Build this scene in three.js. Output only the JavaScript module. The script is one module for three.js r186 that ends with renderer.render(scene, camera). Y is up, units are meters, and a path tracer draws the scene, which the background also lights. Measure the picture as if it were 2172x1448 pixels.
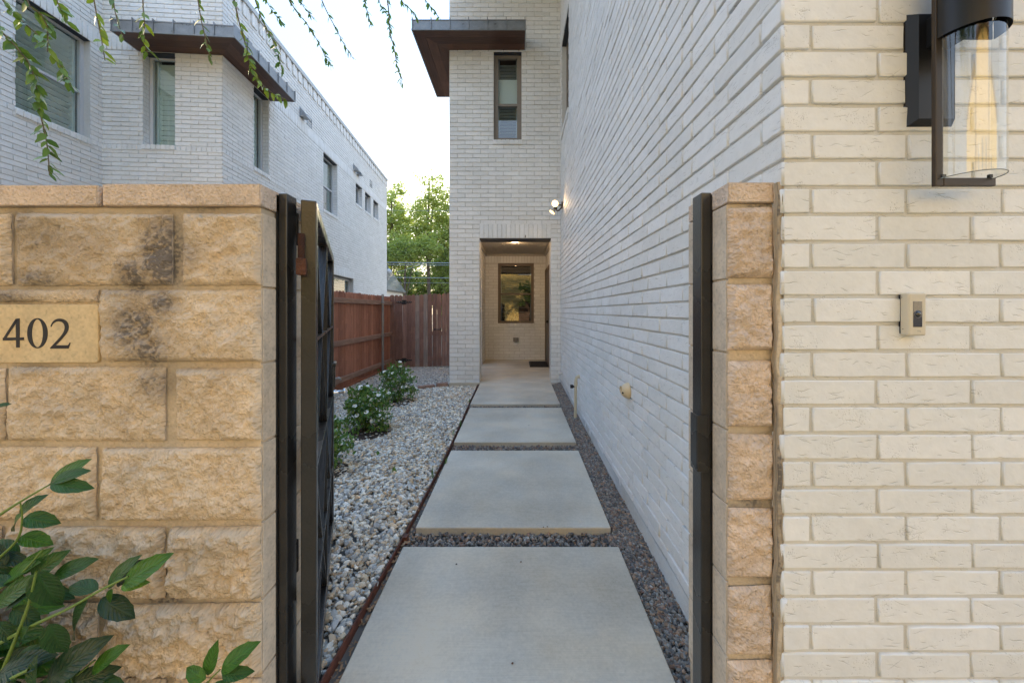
import * as THREE from 'three';
import { mergeGeometries, toCreasedNormals } from 'three/addons/utils/BufferGeometryUtils.js';
import { RoundedBoxGeometry } from 'three/addons/geometries/RoundedBoxGeometry.js';

// ───────────────────────── camera, sky, sun, exposure ─────────────────────────
const scene = new THREE.Scene();
const EYE = 1.25, F = 777;                                  // eye height (m), focal length for a 2172 px wide frame
const camera = new THREE.PerspectiveCamera(2 * Math.atan(724 / F) * 180 / Math.PI, 2172 / 1448, 0.05, 400);
camera.position.set(0, EYE, 0);
camera.lookAt(0, EYE, -10);
camera.setViewOffset(2172, 1448, -12, 65, 2172, 1448);      // shifted lens: verticals stay vertical

const SUN = new THREE.Vector3(-0.187, 0.30, -1).normalize();
{
  const w = 512, h = 256, d = new Float32Array(w * h * 4);
  const stops = [[0, [1.28, 1.02, 0.66]], [0.1, [1.06, 0.93, 0.73]], [0.2, [0.68, 0.72, 0.77]], [0.32, [0.47, 0.56, 0.68]], [0.5, [0.44, 0.59, 0.82]], [1, [0.49, 0.83, 1.44]]];
  for (let j = 0; j < h; j++) for (let i = 0; i < w; i++) {
    const up = ((j + .5) / h - .5) * Math.PI, az = ((i + .5) / w - .5) * 2 * Math.PI;
    const x = Math.cos(az) * Math.cos(up), y = Math.sin(up), z = Math.sin(az) * Math.cos(up), e = Math.max(0, y);
    let k = 0; while (k < stops.length - 2 && e > stops[k + 1][0]) k++;
    const t = THREE.MathUtils.clamp((e - stops[k][0]) / (stops[k + 1][0] - stops[k][0]), 0, 1), c = x * SUN.x + y * SUN.y + z * SUN.z;
    const halo = 1.1 * Math.exp((c - 1) * 60) + 0.05 * Math.exp((c - 1) * 6), o = (j * w + i) * 4;
    for (let q = 0; q < 3; q++) d[o + q] = (stops[k][1][q] * (1 - t) + stops[k + 1][1][q] * t) + halo * [1, .88, .62][q];
    d[o + 3] = 1;
  }
  const sky = new THREE.DataTexture(d, w, h, THREE.RGBAFormat, THREE.FloatType);
  sky.mapping = THREE.EquirectangularReflectionMapping; sky.magFilter = THREE.LinearFilter; sky.minFilter = THREE.LinearFilter; sky.needsUpdate = true;
  scene.background = sky; scene.environment = sky;
}
const sun = new THREE.DirectionalLight(new THREE.Color(1, 0.80, 0.52), 5);
sun.position.copy(SUN).multiplyScalar(60); sun.target.position.set(-2, 0, -8);
sun.position.add(sun.target.position);
sun.castShadow = true; sun.shadow.mapSize.set(2048, 2048); sun.shadow.radius = 2;
Object.assign(sun.shadow.camera, { left: -25, right: 25, top: 25, bottom: -25, near: 1, far: 130 });
scene.add(sun, sun.target);

const renderer = new THREE.WebGLRenderer({ antialias: true });
renderer.shadowMap.enabled = true;
renderer.toneMapping = THREE.LinearToneMapping;
renderer.toneMappingExposure = 2.06;

// ───────────────────────── helpers ─────────────────────────
function rngOf(seed) { let a = seed >>> 0; return () => { a |= 0; a = a + 0x6D2B79F5 | 0; let t = Math.imul(a ^ a >>> 15, 1 | a); t = t + Math.imul(t ^ t >>> 7, 61 | t) ^ t; return ((t ^ t >>> 14) >>> 0) / 4294967296; }; }
const V = (x, y, z) => new THREE.Vector3(x, y, z);
const lerp = THREE.MathUtils.lerp, clamp = THREE.MathUtils.clamp, sstep = THREE.MathUtils.smoothstep;
const taken = new Map();
function numbered(n) { const k = taken.get(n) ?? 0; taken.set(n, k + 1); return k ? `${n}_${String(k).padStart(3, '0')}` : n; }
function mesh(name, geo, mat, parent) {
  const g = Array.isArray(geo) ? (geo.length > 1 ? mergeGeometries(geo.map(q => q.index ? q.toNonIndexed() : q)) : geo[0]) : geo;
  const m = new THREE.Mesh(g, mat); m.name = name; parent.add(m); return m;
}
function thing(name, label, category, group, at = [0, 0, 0], turn = 0) {
  const o = new THREE.Group(); o.name = numbered(name); o.position.set(...at); o.rotation.y = turn;
  o.userData = { label, category }; if (group) o.userData.group = group; scene.add(o); return o;
}
function part(name, parent) { const o = new THREE.Group(); o.name = name; parent.add(o); return o; }
function structure(o) { o.userData.kind = 'structure'; return o; }
function stuff(o) { o.userData.kind = 'stuff'; return o; }
function uvMetres(g) {                                       // texture coordinates in metres, by the face's own main axis
  const p = g.attributes.position, n = g.attributes.normal, uv = new Float32Array(p.count * 2);
  for (let i = 0; i < p.count; i++) {
    const ax = Math.abs(n.getX(i)), ay = Math.abs(n.getY(i)), az = Math.abs(n.getZ(i));
    if (ay >= ax && ay >= az) { uv[2 * i] = p.getX(i); uv[2 * i + 1] = p.getZ(i); }
    else if (ax >= az) { uv[2 * i] = p.getZ(i); uv[2 * i + 1] = p.getY(i); }
    else { uv[2 * i] = p.getX(i); uv[2 * i + 1] = p.getY(i); }
  }
  g.setAttribute('uv', new THREE.BufferAttribute(uv, 2)); return g;
}
function box(x0, x1, y0, y1, z0, z1, r = 0) {
  const w = x1 - x0, h = y1 - y0, d = z1 - z0;
  const g = r ? new RoundedBoxGeometry(w, h, d, 2, Math.min(r, w * .49, h * .49, d * .49)) : new THREE.BoxGeometry(w, h, d);
  return uvMetres(g.translate((x0 + x1) / 2, (y0 + y1) / 2, (z0 + z1) / 2));
}
function tube(points, r, seg = 12, rad = 8) {
  const c = points.length > 2 ? new THREE.CatmullRomCurve3(points) : new THREE.LineCurve3(points[0], points[1]);
  return new THREE.TubeGeometry(c, points.length > 2 ? seg : 1, r, rad);
}
function taper(points, r0, r1, seg = 14, rad = 7) {           // a limb that thins towards its end
  const g = tube(points, 1, seg, rad), p = g.attributes.position, c = points.length > 2 ? new THREE.CatmullRomCurve3(points) : new THREE.LineCurve3(points[0], points[1]);
  const n = points.length > 2 ? seg : 1, q = V(), v = V();
  for (let i = 0; i <= n; i++) { c.getPointAt(i / n, q); const r = lerp(r0, r1, i / n); for (let j = 0; j <= rad; j++) { const k = i * (rad + 1) + j; v.fromBufferAttribute(p, k).sub(q).multiplyScalar(r).add(q); p.setXYZ(k, v.x, v.y, v.z); } }
  return g;
}
function bar(a, b, w, d, face) {                              // square bar from a to b; `face` = the direction of its depth
  const dir = b.clone().sub(a), L = dir.length(); dir.normalize();
  const z = face.clone().addScaledVector(dir, -face.dot(dir)).normalize(), x = V().crossVectors(dir, z);
  return new THREE.BoxGeometry(w, L, d).applyMatrix4(new THREE.Matrix4().makeBasis(x, dir, z).setPosition(a.clone().add(b).multiplyScalar(.5)));
}

// ───────────────────────── textures ─────────────────────────
function lattice(n, seed) { const r = rngOf(seed), a = new Float32Array(n * n); for (let i = 0; i < a.length; i++) a[i] = r(); return a; }
function noise2(n, seed) {                                    // value noise that tiles over 0..1, n cells a side
  const a = lattice(n, seed);
  return (u, v) => {
    const x = (u - Math.floor(u)) * n, y = (v - Math.floor(v)) * n, i = Math.floor(x), j = Math.floor(y), fx = x - i, fy = y - j;
    const sx = fx * fx * (3 - 2 * fx), sy = fy * fy * (3 - 2 * fy), i0 = i % n, i1 = (i + 1) % n, j0 = (j % n) * n, j1 = ((j + 1) % n) * n;
    return (a[j0 + i0] * (1 - sx) + a[j0 + i1] * sx) * (1 - sy) + (a[j1 + i0] * (1 - sx) + a[j1 + i1] * sx) * sy;
  };
}
function fbm(n, oct, seed, gain = .5) {
  const f = []; for (let k = 0; k < oct; k++) f.push(noise2(n << k, seed + k * 17));
  let tot = 0, a = 1; for (let k = 0; k < oct; k++, a *= gain) tot += a;
  return (u, v) => { let s = 0, w = 1; for (let k = 0; k < oct; k++, w *= gain) s += w * f[k](u, v); return s / tot; };
}
function field(size, fn) { const a = new Float32Array(size * size); for (let j = 0; j < size; j++) for (let i = 0; i < size; i++) a[j * size + i] = fn((i + .5) / size, (j + .5) / size); return a; }
function toTexture(size, pick, srgb, tile = 1) {
  const d = new Uint8Array(size * size * 4);
  for (let i = 0; i < size * size; i++) { const c = pick(i); if (typeof c === 'number') d[4 * i] = d[4 * i + 1] = d[4 * i + 2] = clamp(c, 0, 1) * 255; else for (let q = 0; q < 3; q++) d[4 * i + q] = clamp(c[q], 0, 1) * 255; d[4 * i + 3] = 255; }
  const t = new THREE.DataTexture(d, size, size, THREE.RGBAFormat); t.wrapS = t.wrapT = THREE.RepeatWrapping; t.magFilter = THREE.LinearFilter; t.minFilter = THREE.LinearMipmapLinearFilter; t.generateMipmaps = true;
  if (srgb) t.colorSpace = THREE.SRGBColorSpace; t.repeat.set(1 / tile, 1 / tile); t.needsUpdate = true; return t;
}
// brush painted brick: fine brush grain, hairline cracks, pin holes
function paintTextures(seed) {
  const S = 1024, TILE = 1.6, broad = fbm(4, 4, seed), grain = fbm(64, 4, seed + 3, .6), r = rngOf(seed + 5);
  const b = field(S, (u, v) => broad(u, v)), g = field(S, (u, v) => grain(u, v * 1)), cut = new Float32Array(S * S);
  const dot = (x, y, rad, a) => { for (let j = -2; j <= 2; j++) for (let i = -2; i <= 2; i++) { const q = Math.hypot(i, j); if (q > rad + .5) continue; const k = ((Math.round(y) + j + S) % S) * S + (Math.round(x) + i + S) % S; cut[k] = Math.max(cut[k], a * clamp(rad + .5 - q, 0, 1)); } };
  for (let k = 0; k < 1100; k++) {                            // horizontal cracks in the clay under the paint
    let x = r() * S, y = r() * S; const n = 6 + r() * 26, a = .45 + r() * .55; let s = (r() - .5) * .5;
    for (let i = 0; i < n; i++) { dot(x, y, .55, a * Math.sin(Math.PI * (i + .5) / n)); x += 1; s += (r() - .5) * .5; s *= .9; y += s; }
  }
  for (let c = 0; c < 300; c++) { const cx = r() * S, cy = r() * S, sp = 8 + r() * 30, n = 6 + r() * 40; for (let k = 0; k < n; k++) dot(cx + (r() - .5 + r() - .5) * sp, cy + (r() - .5 + r() - .5) * sp, .2 + r() * .5, .4 + r() * .6); }
  for (let k = 0; k < 500; k++) dot(r() * S, r() * S, .2 + r() * .8, .3 + r() * .6);
  return {
    map: toTexture(S, i => { const v = .93 + .17 * (b[i] - .5) + .10 * (g[i] - .5) - .40 * cut[i]; return [v, v * (1 - .02 * cut[i]), v * (1 - .05 * cut[i])]; }, false, TILE),
    bump: toTexture(S, i => .55 + .35 * (g[i] - .5) + .25 * (b[i] - .5) - .38 * cut[i], false, TILE),
  };
}
const paintTex = paintTextures(11), paintTex2 = paintTextures(57);
function paint(r, g, b, t = paintTex, extra = {}) { return new THREE.MeshStandardMaterial({ color: new THREE.Color(r, g, b), map: t.map, bumpMap: t.bump, bumpScale: .0032, roughness: .6, ...extra }); }
function plain(r, g, b, rough = .6, extra = {}) { return new THREE.MeshStandardMaterial({ color: new THREE.Color(r, g, b), roughness: rough, ...extra }); }

const M = {};
// one pale paint on both houses, in a few batches
M.side = [0, 1, 2, 3].map(k => paint(.87 - .02 * k, .865 - .02 * k, .84 - .022 * k, k % 2 ? paintTex2 : paintTex));
M.front = M.side;
M.near = M.side;
M.sideMortar = paint(.66, .65, .615, paintTex, { bumpScale: .004 });
M.frontMortar = M.sideMortar; M.nearMortar = M.sideMortar;

// limestone-coloured split-face block, with the dark weather stains of the address wall
const STONE = { x0: -1.7, y0: .6, size: 1.0 };
{
  const S = 1024, big = fbm(6, 4, 201), mid = fbm(24, 4, 211, .6), fine = fbm(160, 2, 221), streak = fbm(10, 4, 231);
  const px = (x, y) => [((x - 1098) / F - STONE.x0) / STONE.size, (EYE + (659 - y) / F - STONE.y0) / STONE.size];
  const spots = [[345, 540, 34, 55, 1], [290, 585, 30, 34, .75], [352, 470, 22, 30, .5], [290, 690, 34, 36, .85], [318, 745, 36, 34, .7], [350, 640, 22, 26, .7], [330, 810, 30, 24, .6], [100, 500, 60, 40, .42], [40, 470, 30, 50, .5], [70, 590, 50, 16, .6], [180, 520, 70, 50, .3], [500, 400, 34, 16, .4], [90, 410, 60, 20, .45], [430, 440, 60, 10, .5], [20, 630, 40, 14, .55], [405, 540, 20, 26, .45], [240, 620, 40, 12, .4], [60, 780, 40, 12, .4], [310, 430, 60, 12, .35]]
    .map(([x, y, rx, ry, a]) => { const [u, v] = px(x, y); return [u, v, 1.3 * rx / F, 1.3 * ry / F, a]; });
  const make = (stained) => {
    const a = new Float32Array(S * S * 3);
    for (let j = 0; j < S; j++) for (let i = 0; i < S; i++) {
      const u = (i + .5) / S, v = (j + .5) / S, m = mid(u, v), f = fine(u, v), b = big(u, v);
      let s = 0; if (stained) for (const [x, y, rx, ry, k] of spots) { const q = ((u - x) / rx) ** 2 + ((v - y) / ry) ** 2; if (q < 6) s = Math.max(s, k * Math.exp(-q * .8)); }
      s = clamp(s * (1.05 + 1.8 * (f - .45) + 1.3 * (m - .5)), 0, 1);
      const speck = f < .20 ? .25 : 0, l = .86 + .26 * (b - .5) + .36 * (m - .5) + .22 * (f - .5) - speck * .4, o = clamp(streak(u, v) * 2 - .7, 0, 1) * .12;
      const k = (j * S + i) * 3; a[k] = l * (1 - .76 * s); a[k + 1] = l * (1 - o * .35) * (1 - .745 * s); a[k + 2] = l * (1 - o * .8) * (1 - .70 * s);
    }
    return toTexture(S, i => [a[3 * i], a[3 * i + 1], a[3 * i + 2]], false, 1);
  };
  const grit = fbm(220, 2, 241), h = field(S, (u, v) => .35 * mid(u, v) + .3 * fine(u, v) + .35 * grit(u, v)), bump = toTexture(S, i => h[i], false, 1);
  M.stone = new THREE.MeshStandardMaterial({ color: new THREE.Color(.76, .605, .43), map: make(true), bumpMap: bump, bumpScale: .011, roughness: .93 });
  const cleanMap = make(false);
  M.stoneClean = new THREE.MeshStandardMaterial({ color: new THREE.Color(.75, .59, .455), map: cleanMap, bumpMap: bump, bumpScale: .011, roughness: .93 });
  M.stoneLow = M.stoneClean.clone(); M.stoneLow.color = M.stone.color;
  M.stoneSawn = new THREE.MeshStandardMaterial({ color: new THREE.Color(.70, .58, .44), map: cleanMap, bumpMap: bump, bumpScale: .0015, roughness: .9 });
  M.stoneMortar = new THREE.MeshStandardMaterial({ color: new THREE.Color(.66, .54, .39), map: make(true), bumpMap: bump, bumpScale: .003, roughness: .95 });
  M.plaque = new THREE.MeshStandardMaterial({ color: new THREE.Color(.74, .57, .33), map: cleanMap, bumpMap: bump, bumpScale: .0008, roughness: .75 });
}
// broom-finished concrete
{
  const S = 1024, big = fbm(4, 5, 301), fine = fbm(128, 3, 311, .7), lines = noise2(512, 321), r = rngOf(331), pit = new Float32Array(S * S), n1 = fbm(8, 3, 341);
  for (let k = 0; k < 1100; k++) { const i = Math.floor(r() * S * S); pit[i] = .5 + r() * .5; if (r() < .3) pit[(i + 1) % (S * S)] = .5; }
  const l = field(S, (u, v) => lines(u * .03 + .002 * Math.sin(v * 40), v)), b = field(S, big), f = field(S, fine), q = field(S, n1);
  M.concrete = new THREE.MeshStandardMaterial({
    color: new THREE.Color(.63, .565, .455), roughness: .9, bumpScale: .0012,
    map: toTexture(S, i => { const v = .86 + .46 * (b[i] - .5) + .2 * (f[i] - .5) + .07 * (l[i] - .5) - .45 * pit[i]; return [v * (1 + .10 * (q[i] - .5)), v, v * (1 - .14 * (q[i] - .5))]; }, false, 1.3),
    bumpMap: toTexture(S, i => .5 + .3 * (l[i] - .5) + .35 * (f[i] - .5) - .4 * pit[i], false, 1.3),
  });
  M.porch = M.concrete;
  M.parge = new THREE.MeshStandardMaterial({ color: new THREE.Color(.66, .67, .65), map: M.concrete.map, bumpMap: M.concrete.bumpMap, bumpScale: .005, roughness: .85 });
}
// timber: grain runs along v
function woodTextures(seed, knots) {
  const S = 512, w = noise2(6, seed), g = fbm(48, 3, seed + 1, .6), b = fbm(3, 4, seed + 2), r = rngOf(seed + 3), ks = [];
  for (let k = 0; k < knots; k++) ks.push([r(), r()]);
  const a = field(S, (u, v) => { let s = 0; for (const [x, y] of ks) { const d = Math.hypot((u - x) * 2.2, v - y); s += Math.exp(-d * d * 4000); } return g(u + .02 * w(u, v), v * .06) * .7 + b(u, v * .5) * .6 - s * .7; });
  return { map: toTexture(S, i => { const v = .55 + .6 * (a[i] - .4); return [v, v * .97, v * .94]; }, false, .6), bump: toTexture(S, i => a[i], false, .6) };
}
const woodTex = woodTextures(401, 8);
const wood = (r, g, b, rough = .75) => new THREE.MeshStandardMaterial({ color: new THREE.Color(r, g, b), map: woodTex.map, bumpMap: woodTex.bump, bumpScale: .002, roughness: rough });
M.fence = [wood(.60, .27, .18), wood(.54, .24, .155), wood(.66, .31, .21), wood(.50, .22, .145)];
M.gateWood = [wood(.36, .20, .155), wood(.31, .17, .135), wood(.41, .24, .19), wood(.43, .35, .31)];
M.rail = wood(.52, .33, .25);
M.soffit = [wood(.15, .07, .045, .5), wood(.12, .054, .036, .5), wood(.18, .085, .055, .5)];
// metals
{
  const S = 512, a = fbm(6, 5, 501), f = fbm(90, 3, 511), A = field(S, a), Fi = field(S, f), r = rngOf(521), dust = new Float32Array(S * S);
  for (let k = 0; k < 500; k++) dust[Math.floor(r() * S * S)] = .6;
  M.black = new THREE.MeshPhysicalMaterial({ color: new THREE.Color(.032, .030, .028), metalness: .25, roughness: .36, clearcoat: .5, clearcoatRoughness: .3, map: toTexture(S, i => { const v = .8 + .5 * (A[i] - .5) + .3 * (Fi[i] - .5) + dust[i]; return [v, v, v]; }, false, .5), roughnessMap: toTexture(S, i => .75 + .6 * (A[i] - .5), false, .5), bumpMap: toTexture(S, i => Fi[i], false, .5), bumpScale: .0006 });
  M.rust = new THREE.MeshStandardMaterial({ color: new THREE.Color(.15, .06, .03), roughness: .85, map: toTexture(S, i => { const v = .55 + .9 * (A[i] - .4) + .5 * (Fi[i] - .5); return [v, v * .9, v * .8]; }, false, .15), bumpMap: M.black.bumpMap, bumpScale: .004 });
  M.edging = new THREE.MeshStandardMaterial({ color: new THREE.Color(.17, .065, .045), roughness: .7, map: M.rust.map });
  M.fascia = new THREE.MeshStandardMaterial({ color: new THREE.Color(.30, .31, .315), metalness: .3, roughness: .45, map: M.black.map, roughnessMap: M.black.roughnessMap });
  M.zinc = new THREE.MeshStandardMaterial({ color: new THREE.Color(.42, .44, .46), metalness: .8, roughness: .42, map: M.black.map });
}
M.chrome = plain(.75, .76, .78, .18, { metalness: 1 });
M.darkLintel = plain(.03, .035, .045, .5);
M.frameTaupe = plain(.235, .20, .165, .5);
M.framePale = plain(.55, .56, .57, .5);
M.frameBrown = plain(.155, .115, .085, .5);
M.pane = new THREE.MeshPhysicalMaterial({ color: new THREE.Color(.86, .93, .90), transmission: 1, thickness: 0, roughness: 0, ior: 2.2 });
M.paneDark = new THREE.MeshPhysicalMaterial({ color: new THREE.Color(.45, .50, .50), transmission: 1, thickness: 0, roughness: 0, ior: 2.0 });
M.slat = plain(.66, .74, .71, .6);
M.slatGrey = plain(.30, .32, .33, .6);
M.blindWhite = plain(.72, .77, .80, .7);
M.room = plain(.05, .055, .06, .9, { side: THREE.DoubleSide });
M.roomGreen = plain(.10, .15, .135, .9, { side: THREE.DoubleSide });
M.pvc = plain(.66, .56, .38, .45);
M.pvcWhite = plain(.70, .69, .64, .45);
M.rubber = plain(.02, .02, .022, .8);
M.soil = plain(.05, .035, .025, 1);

// ───────────────────────── brickwork ─────────────────────────
const CH = .0742, BL = .2574, JT = .011;                      // course height, brick module, joint
// one brick, laid on a wall face (u along the wall, y up, n outwards)
function brickGeometry(u0, u1, y0, y1, r, detail, proud) {
  const k = detail ? 5 : 1, C = .0026, D = proud, q = .0007, ring = [];
  const wob = () => (r() - .5) * 2 * q, tilt = [0, 0, 0, 0].map(() => (r() - .5) * .0022);
  for (let i = 0; i <= k; i++) ring.push([lerp(u0, u1, i / k) + wob(), y0 + wob() * 1.4]);
  for (let i = 0; i <= k; i++) ring.push([lerp(u1, u0, i / k) + wob(), y1 + wob() * 1.4]);
  const n = ring.length, cu = (u0 + u1) / 2, cy = (y0 + y1) / 2, pos = [], nor = [], uv = [], idx = [];
  const off = (u, y) => { const a = (u - u0) / (u1 - u0), b = (y - y0) / (y1 - y0); return lerp(lerp(tilt[0], tilt[1], a), lerp(tilt[2], tilt[3], a), b); };
  for (let l = 0; l < 3; l++) ring.forEach(([u, y], i) => {
    const su = Math.sign(u - cu) * (i === 0 || i === k || i === k + 1 || i === n - 1 ? 1 : 0), sy = Math.sign(y - cy), ins = l === 2 ? C : 0;
    const z = l === 0 ? -.004 : l === 1 ? D - C + off(u, y) : D + off(u, y);
    pos.push(u - su * ins, y - sy * ins, z); uv.push(u - su * ins, y - sy * ins);
    const m = V(su * (l === 2 ? 0 : 1), sy * (l === 2 ? 0 : 1), l === 0 ? 0 : l === 1 ? .9 : 1).normalize(); nor.push(m.x, m.y, m.z);
  });
  for (let l = 0; l < 2; l++) for (let i = 0; i < n; i++) { const a = l * n + i, b = l * n + (i + 1) % n, c = a + n, d = b + n; idx.push(a, b, d, a, d, c); }
  const o = 2 * n; for (let i = 0; i < k; i++) { const a = o + i, b = o + i + 1, c = o + n - 1 - i, d = o + n - 2 - i; idx.push(a, b, d, a, d, c); }
  const g = new THREE.BufferGeometry();
  g.setAttribute('position', new THREE.Float32BufferAttribute(pos, 3)); g.setAttribute('normal', new THREE.Float32BufferAttribute(nor, 3)); g.setAttribute('uv', new THREE.Float32BufferAttribute(uv, 2)); g.setIndex(idx);
  return g;
}
// courses of bricks with holes; `first` gives where the first joint of even and odd courses lies
function courses({ u0, u1, y0, y1, phase, holes = [], L = BL, H = CH, first = [.0, .5], r, upright = [] }) {
  const out = [], j0 = Math.floor((y0 - phase) / H), j1 = Math.ceil((y1 - phase) / H);
  const minus = (list, a, b) => list.flatMap(([p, q]) => b <= p || a >= q ? [[p, q]] : [[p, a], [b, q]].filter(([s, t]) => t - s > .022));
  for (let j = j0; j < j1; j++) {
    const a = phase + j * H, b = a + H, lo = Math.max(a + JT / 2, y0), hi = Math.min(b - JT / 2, y1); if (hi - lo < .02) continue;
    const odd = ((j % 2) + 2) % 2, s = first[odd]; let x = s - Math.ceil((s - u0) / L) * L, cuts = [];
    for (; x < u1 + L; x += L) cuts.push(x + (r() - .5) * .006);
    let prev = u0; const spans = [];
    for (const c of cuts) { if (c <= u0 + .02) continue; const e = Math.min(c, u1); if (e - prev > .022) spans.push([prev + JT / 2, e - JT / 2]); prev = e; if (c >= u1) break; }
    for (const sp of spans) {
      let list = [sp];
      for (const [hu0, hu1, hy0, hy1] of [...holes, ...upright]) if ((lo + hi) / 2 > hy0 && (lo + hi) / 2 < hy1) list = minus(list, hu0, hu1);
      for (const [p, q] of list) out.push([p, q, lo, hi]);
    }
  }
  for (const [hu0, hu1, hy0, hy1, w = CH] of upright) { const n = Math.round((hu1 - hu0) / w), s = (hu1 - hu0) / n; for (let i = 0; i < n; i++) out.push([hu0 + i * s + .0045, hu0 + (i + 1) * s - .0045, hy0 + .004, hy1 - .004]); }
  return out;
}
function facePlane(u0, u1, y0, y1, holes) {                   // the jointed wall face behind the bricks
  const s = new THREE.Shape([[u0, y0], [u1, y0], [u1, y1], [u0, y1]].map(p => new THREE.Vector2(...p)));
  for (const [a, b, c, d] of holes) s.holes.push(new THREE.Path([[a, c], [a, d], [b, d], [b, c]].map(p => new THREE.Vector2(...p))));
  return new THREE.ShapeGeometry(s);
}
const wallMatrix = (x, z, turn) => new THREE.Matrix4().makeRotationY(turn).setPosition(x, 0, z);
// collects the bricks of one building; the 300 that show largest become meshes of their own
class Masonry {
  constructor(owner, seed) { this.owner = owner; this.r = rngOf(seed); this.list = []; owner.updateMatrixWorld(); }
  wall(M4, rects, mats, proud = .011) { for (const q of rects) this.list.push({ q, M4, mats, proud }); }
  build(limit, detailMost = 2.2) {
    const E = new THREE.Matrix4(), p = V();
    for (const b of this.list) {
      p.set((b.q[0] + b.q[1]) / 2, (b.q[2] + b.q[3]) / 2, 0).applyMatrix4(E.multiplyMatrices(this.owner.matrixWorld, b.M4));
      const D = -p.z, x = 1098 + F * p.x / D, y = 659 - F * (p.y - EYE) / D, nrm = V(0, 0, 1).transformDirection(E), to = V(0, EYE, 0).sub(p), dist = to.length();
      b.dist = dist; b.size = D > .3 && x > -40 && x < 2212 && y > -40 && y < 1488 ? (b.q[1] - b.q[0]) * (b.q[3] - b.q[2]) * Math.max(0, nrm.dot(to) / dist) / (dist * dist) : 0;
    }
    const order = [...this.list].sort((a, b) => b.size - a.size), rest = new Map(), r = this.r;
    order.forEach((b, i) => {
      const g = brickGeometry(...b.q, r, b.dist < detailMost && b.size > 0, b.proud * (.8 + .4 * r())).applyMatrix4(b.M4), m = b.mats[Math.floor(r() * b.mats.length)];
      if (i < limit && b.size > 0) mesh('brick', g, m, this.owner); else { if (!rest.has(m)) rest.set(m, []); rest.get(m).push(g); }
    });
    for (const [m, gs] of rest) stuff(mesh('brick_courses', mergeGeometries(gs), m, this.owner));
  }
}
// a window set back in a wall face: frame, panes, slats, reveal, sill bricks, and the dim room behind it
function makeWindow(owner, M4, u0, u1, y0, y1, o = {}) {
  const w = part('window', owner), { set = .11, split = .5, frame = M.framePale, fw = .045, pane = M.pane, reveal = M.nearMortar, room = M.room, slats, tilt = .5, slatMat = M.slat, slatFrom = 0, slatTo = 1, lintel = true, sill, blind, depth = 1.2 } = o;
  const put = (name, g, m) => mesh(name, (Array.isArray(g) ? mergeGeometries(g.map(q => q.index ? q.toNonIndexed() : q)) : g).applyMatrix4(M4), m, w);
  const z = -set, ym = lerp(y0, y1, split);
  put('frame', [box(u0, u0 + fw, y0, y1, z - .05, z), box(u1 - fw, u1, y0, y1, z - .05, z), box(u0 + fw, u1 - fw, y1 - fw, y1, z - .05, z - .001), box(u0 + fw, u1 - fw, y0, y0 + fw * .8, z - .05, z - .001)], frame);
  if (split) {
    put('meeting_rail', box(u0 + fw, u1 - fw, ym - .02, ym + .02, z - .045, z - .006), frame);
    put('pane', new THREE.PlaneGeometry(u1 - u0 - 2 * fw, y1 - fw - ym - .02).translate((u0 + u1) / 2, (ym + .02 + y1 - fw) / 2, z - .02), pane);
    put('pane', new THREE.PlaneGeometry(u1 - u0 - 2 * fw, ym - .02 - y0 - fw * .8).translate((u0 + u1) / 2, (ym - .02 + y0 + fw * .8) / 2, z - .034), o.paneLow ?? pane);
  } else put('pane', new THREE.PlaneGeometry(u1 - u0 - 2 * fw, y1 - y0 - 1.8 * fw).translate((u0 + u1) / 2, (y0 + y1) / 2 - .1 * fw, z - .02), pane);
  const rv = .001;
  put('reveal', [box(u0 - .012, u0 + rv, y0, y1, z - .05, -.001), box(u1 - rv, u1 + .012, y0, y1, z - .05, -.001), box(u0, u1, y1 - rv, y1 + .012, z - .05, -.001)], reveal);
  if (lintel) put('lintel', box(u0 + .002, u1 - .002, y1 - .022, y1 - .002, z + .002, .0), M.darkLintel);
  if (slats) {
    const a = lerp(y0, y1, slatFrom), b = lerp(y0, y1, slatTo), n = Math.floor((b - a) / slats);
    for (let i = 0; i < n; i++) { const g = new THREE.BoxGeometry(u1 - u0 - 2 * fw - .03, .006, slats * .85).rotateX(tilt).translate((u0 + u1) / 2, a + (i + .5) * slats, z - .12); put('slat', g, slatMat); }
    put('shutter_frame', [box(u0 + fw * .6, u0 + fw + .02, y0, y1, z - .15, z - .09), box(u1 - fw - .02, u1 - fw * .6, y0, y1, z - .15, z - .09)], slatMat);
  }
  if (blind) put('blind', box(u0 + fw * .8, u1 - fw * .8, lerp(y0, y1, blind[0]), lerp(y0, y1, blind[1]), z - .085, z - .08), M.blindWhite);
  const k = .25;
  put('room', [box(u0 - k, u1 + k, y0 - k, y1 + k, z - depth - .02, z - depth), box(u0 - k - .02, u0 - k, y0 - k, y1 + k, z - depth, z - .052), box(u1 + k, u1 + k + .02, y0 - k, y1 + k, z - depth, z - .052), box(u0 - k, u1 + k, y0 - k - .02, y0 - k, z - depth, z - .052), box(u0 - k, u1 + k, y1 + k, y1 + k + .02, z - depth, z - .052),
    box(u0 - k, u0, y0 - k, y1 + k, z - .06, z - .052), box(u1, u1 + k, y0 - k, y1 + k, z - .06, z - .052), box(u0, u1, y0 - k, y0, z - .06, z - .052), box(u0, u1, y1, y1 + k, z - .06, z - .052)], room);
  if (sill) { const n = Math.max(3, Math.round((u1 - u0 + .02) / .075)), s = (u1 - u0 + .02) / n, r = rngOf(Math.round(u0 * 991 + y0 * 37)); for (let i = 0; i < n; i++) put('sill_brick', box(u0 - .01 + i * s + .003, u0 - .01 + (i + 1) * s - .003, y0 - .078, y0 - .004 + (r() - .5) * .004, z + .004, .03, .005).rotateX(0), sill[i % sill.length]); }
  return w;
}

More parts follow.
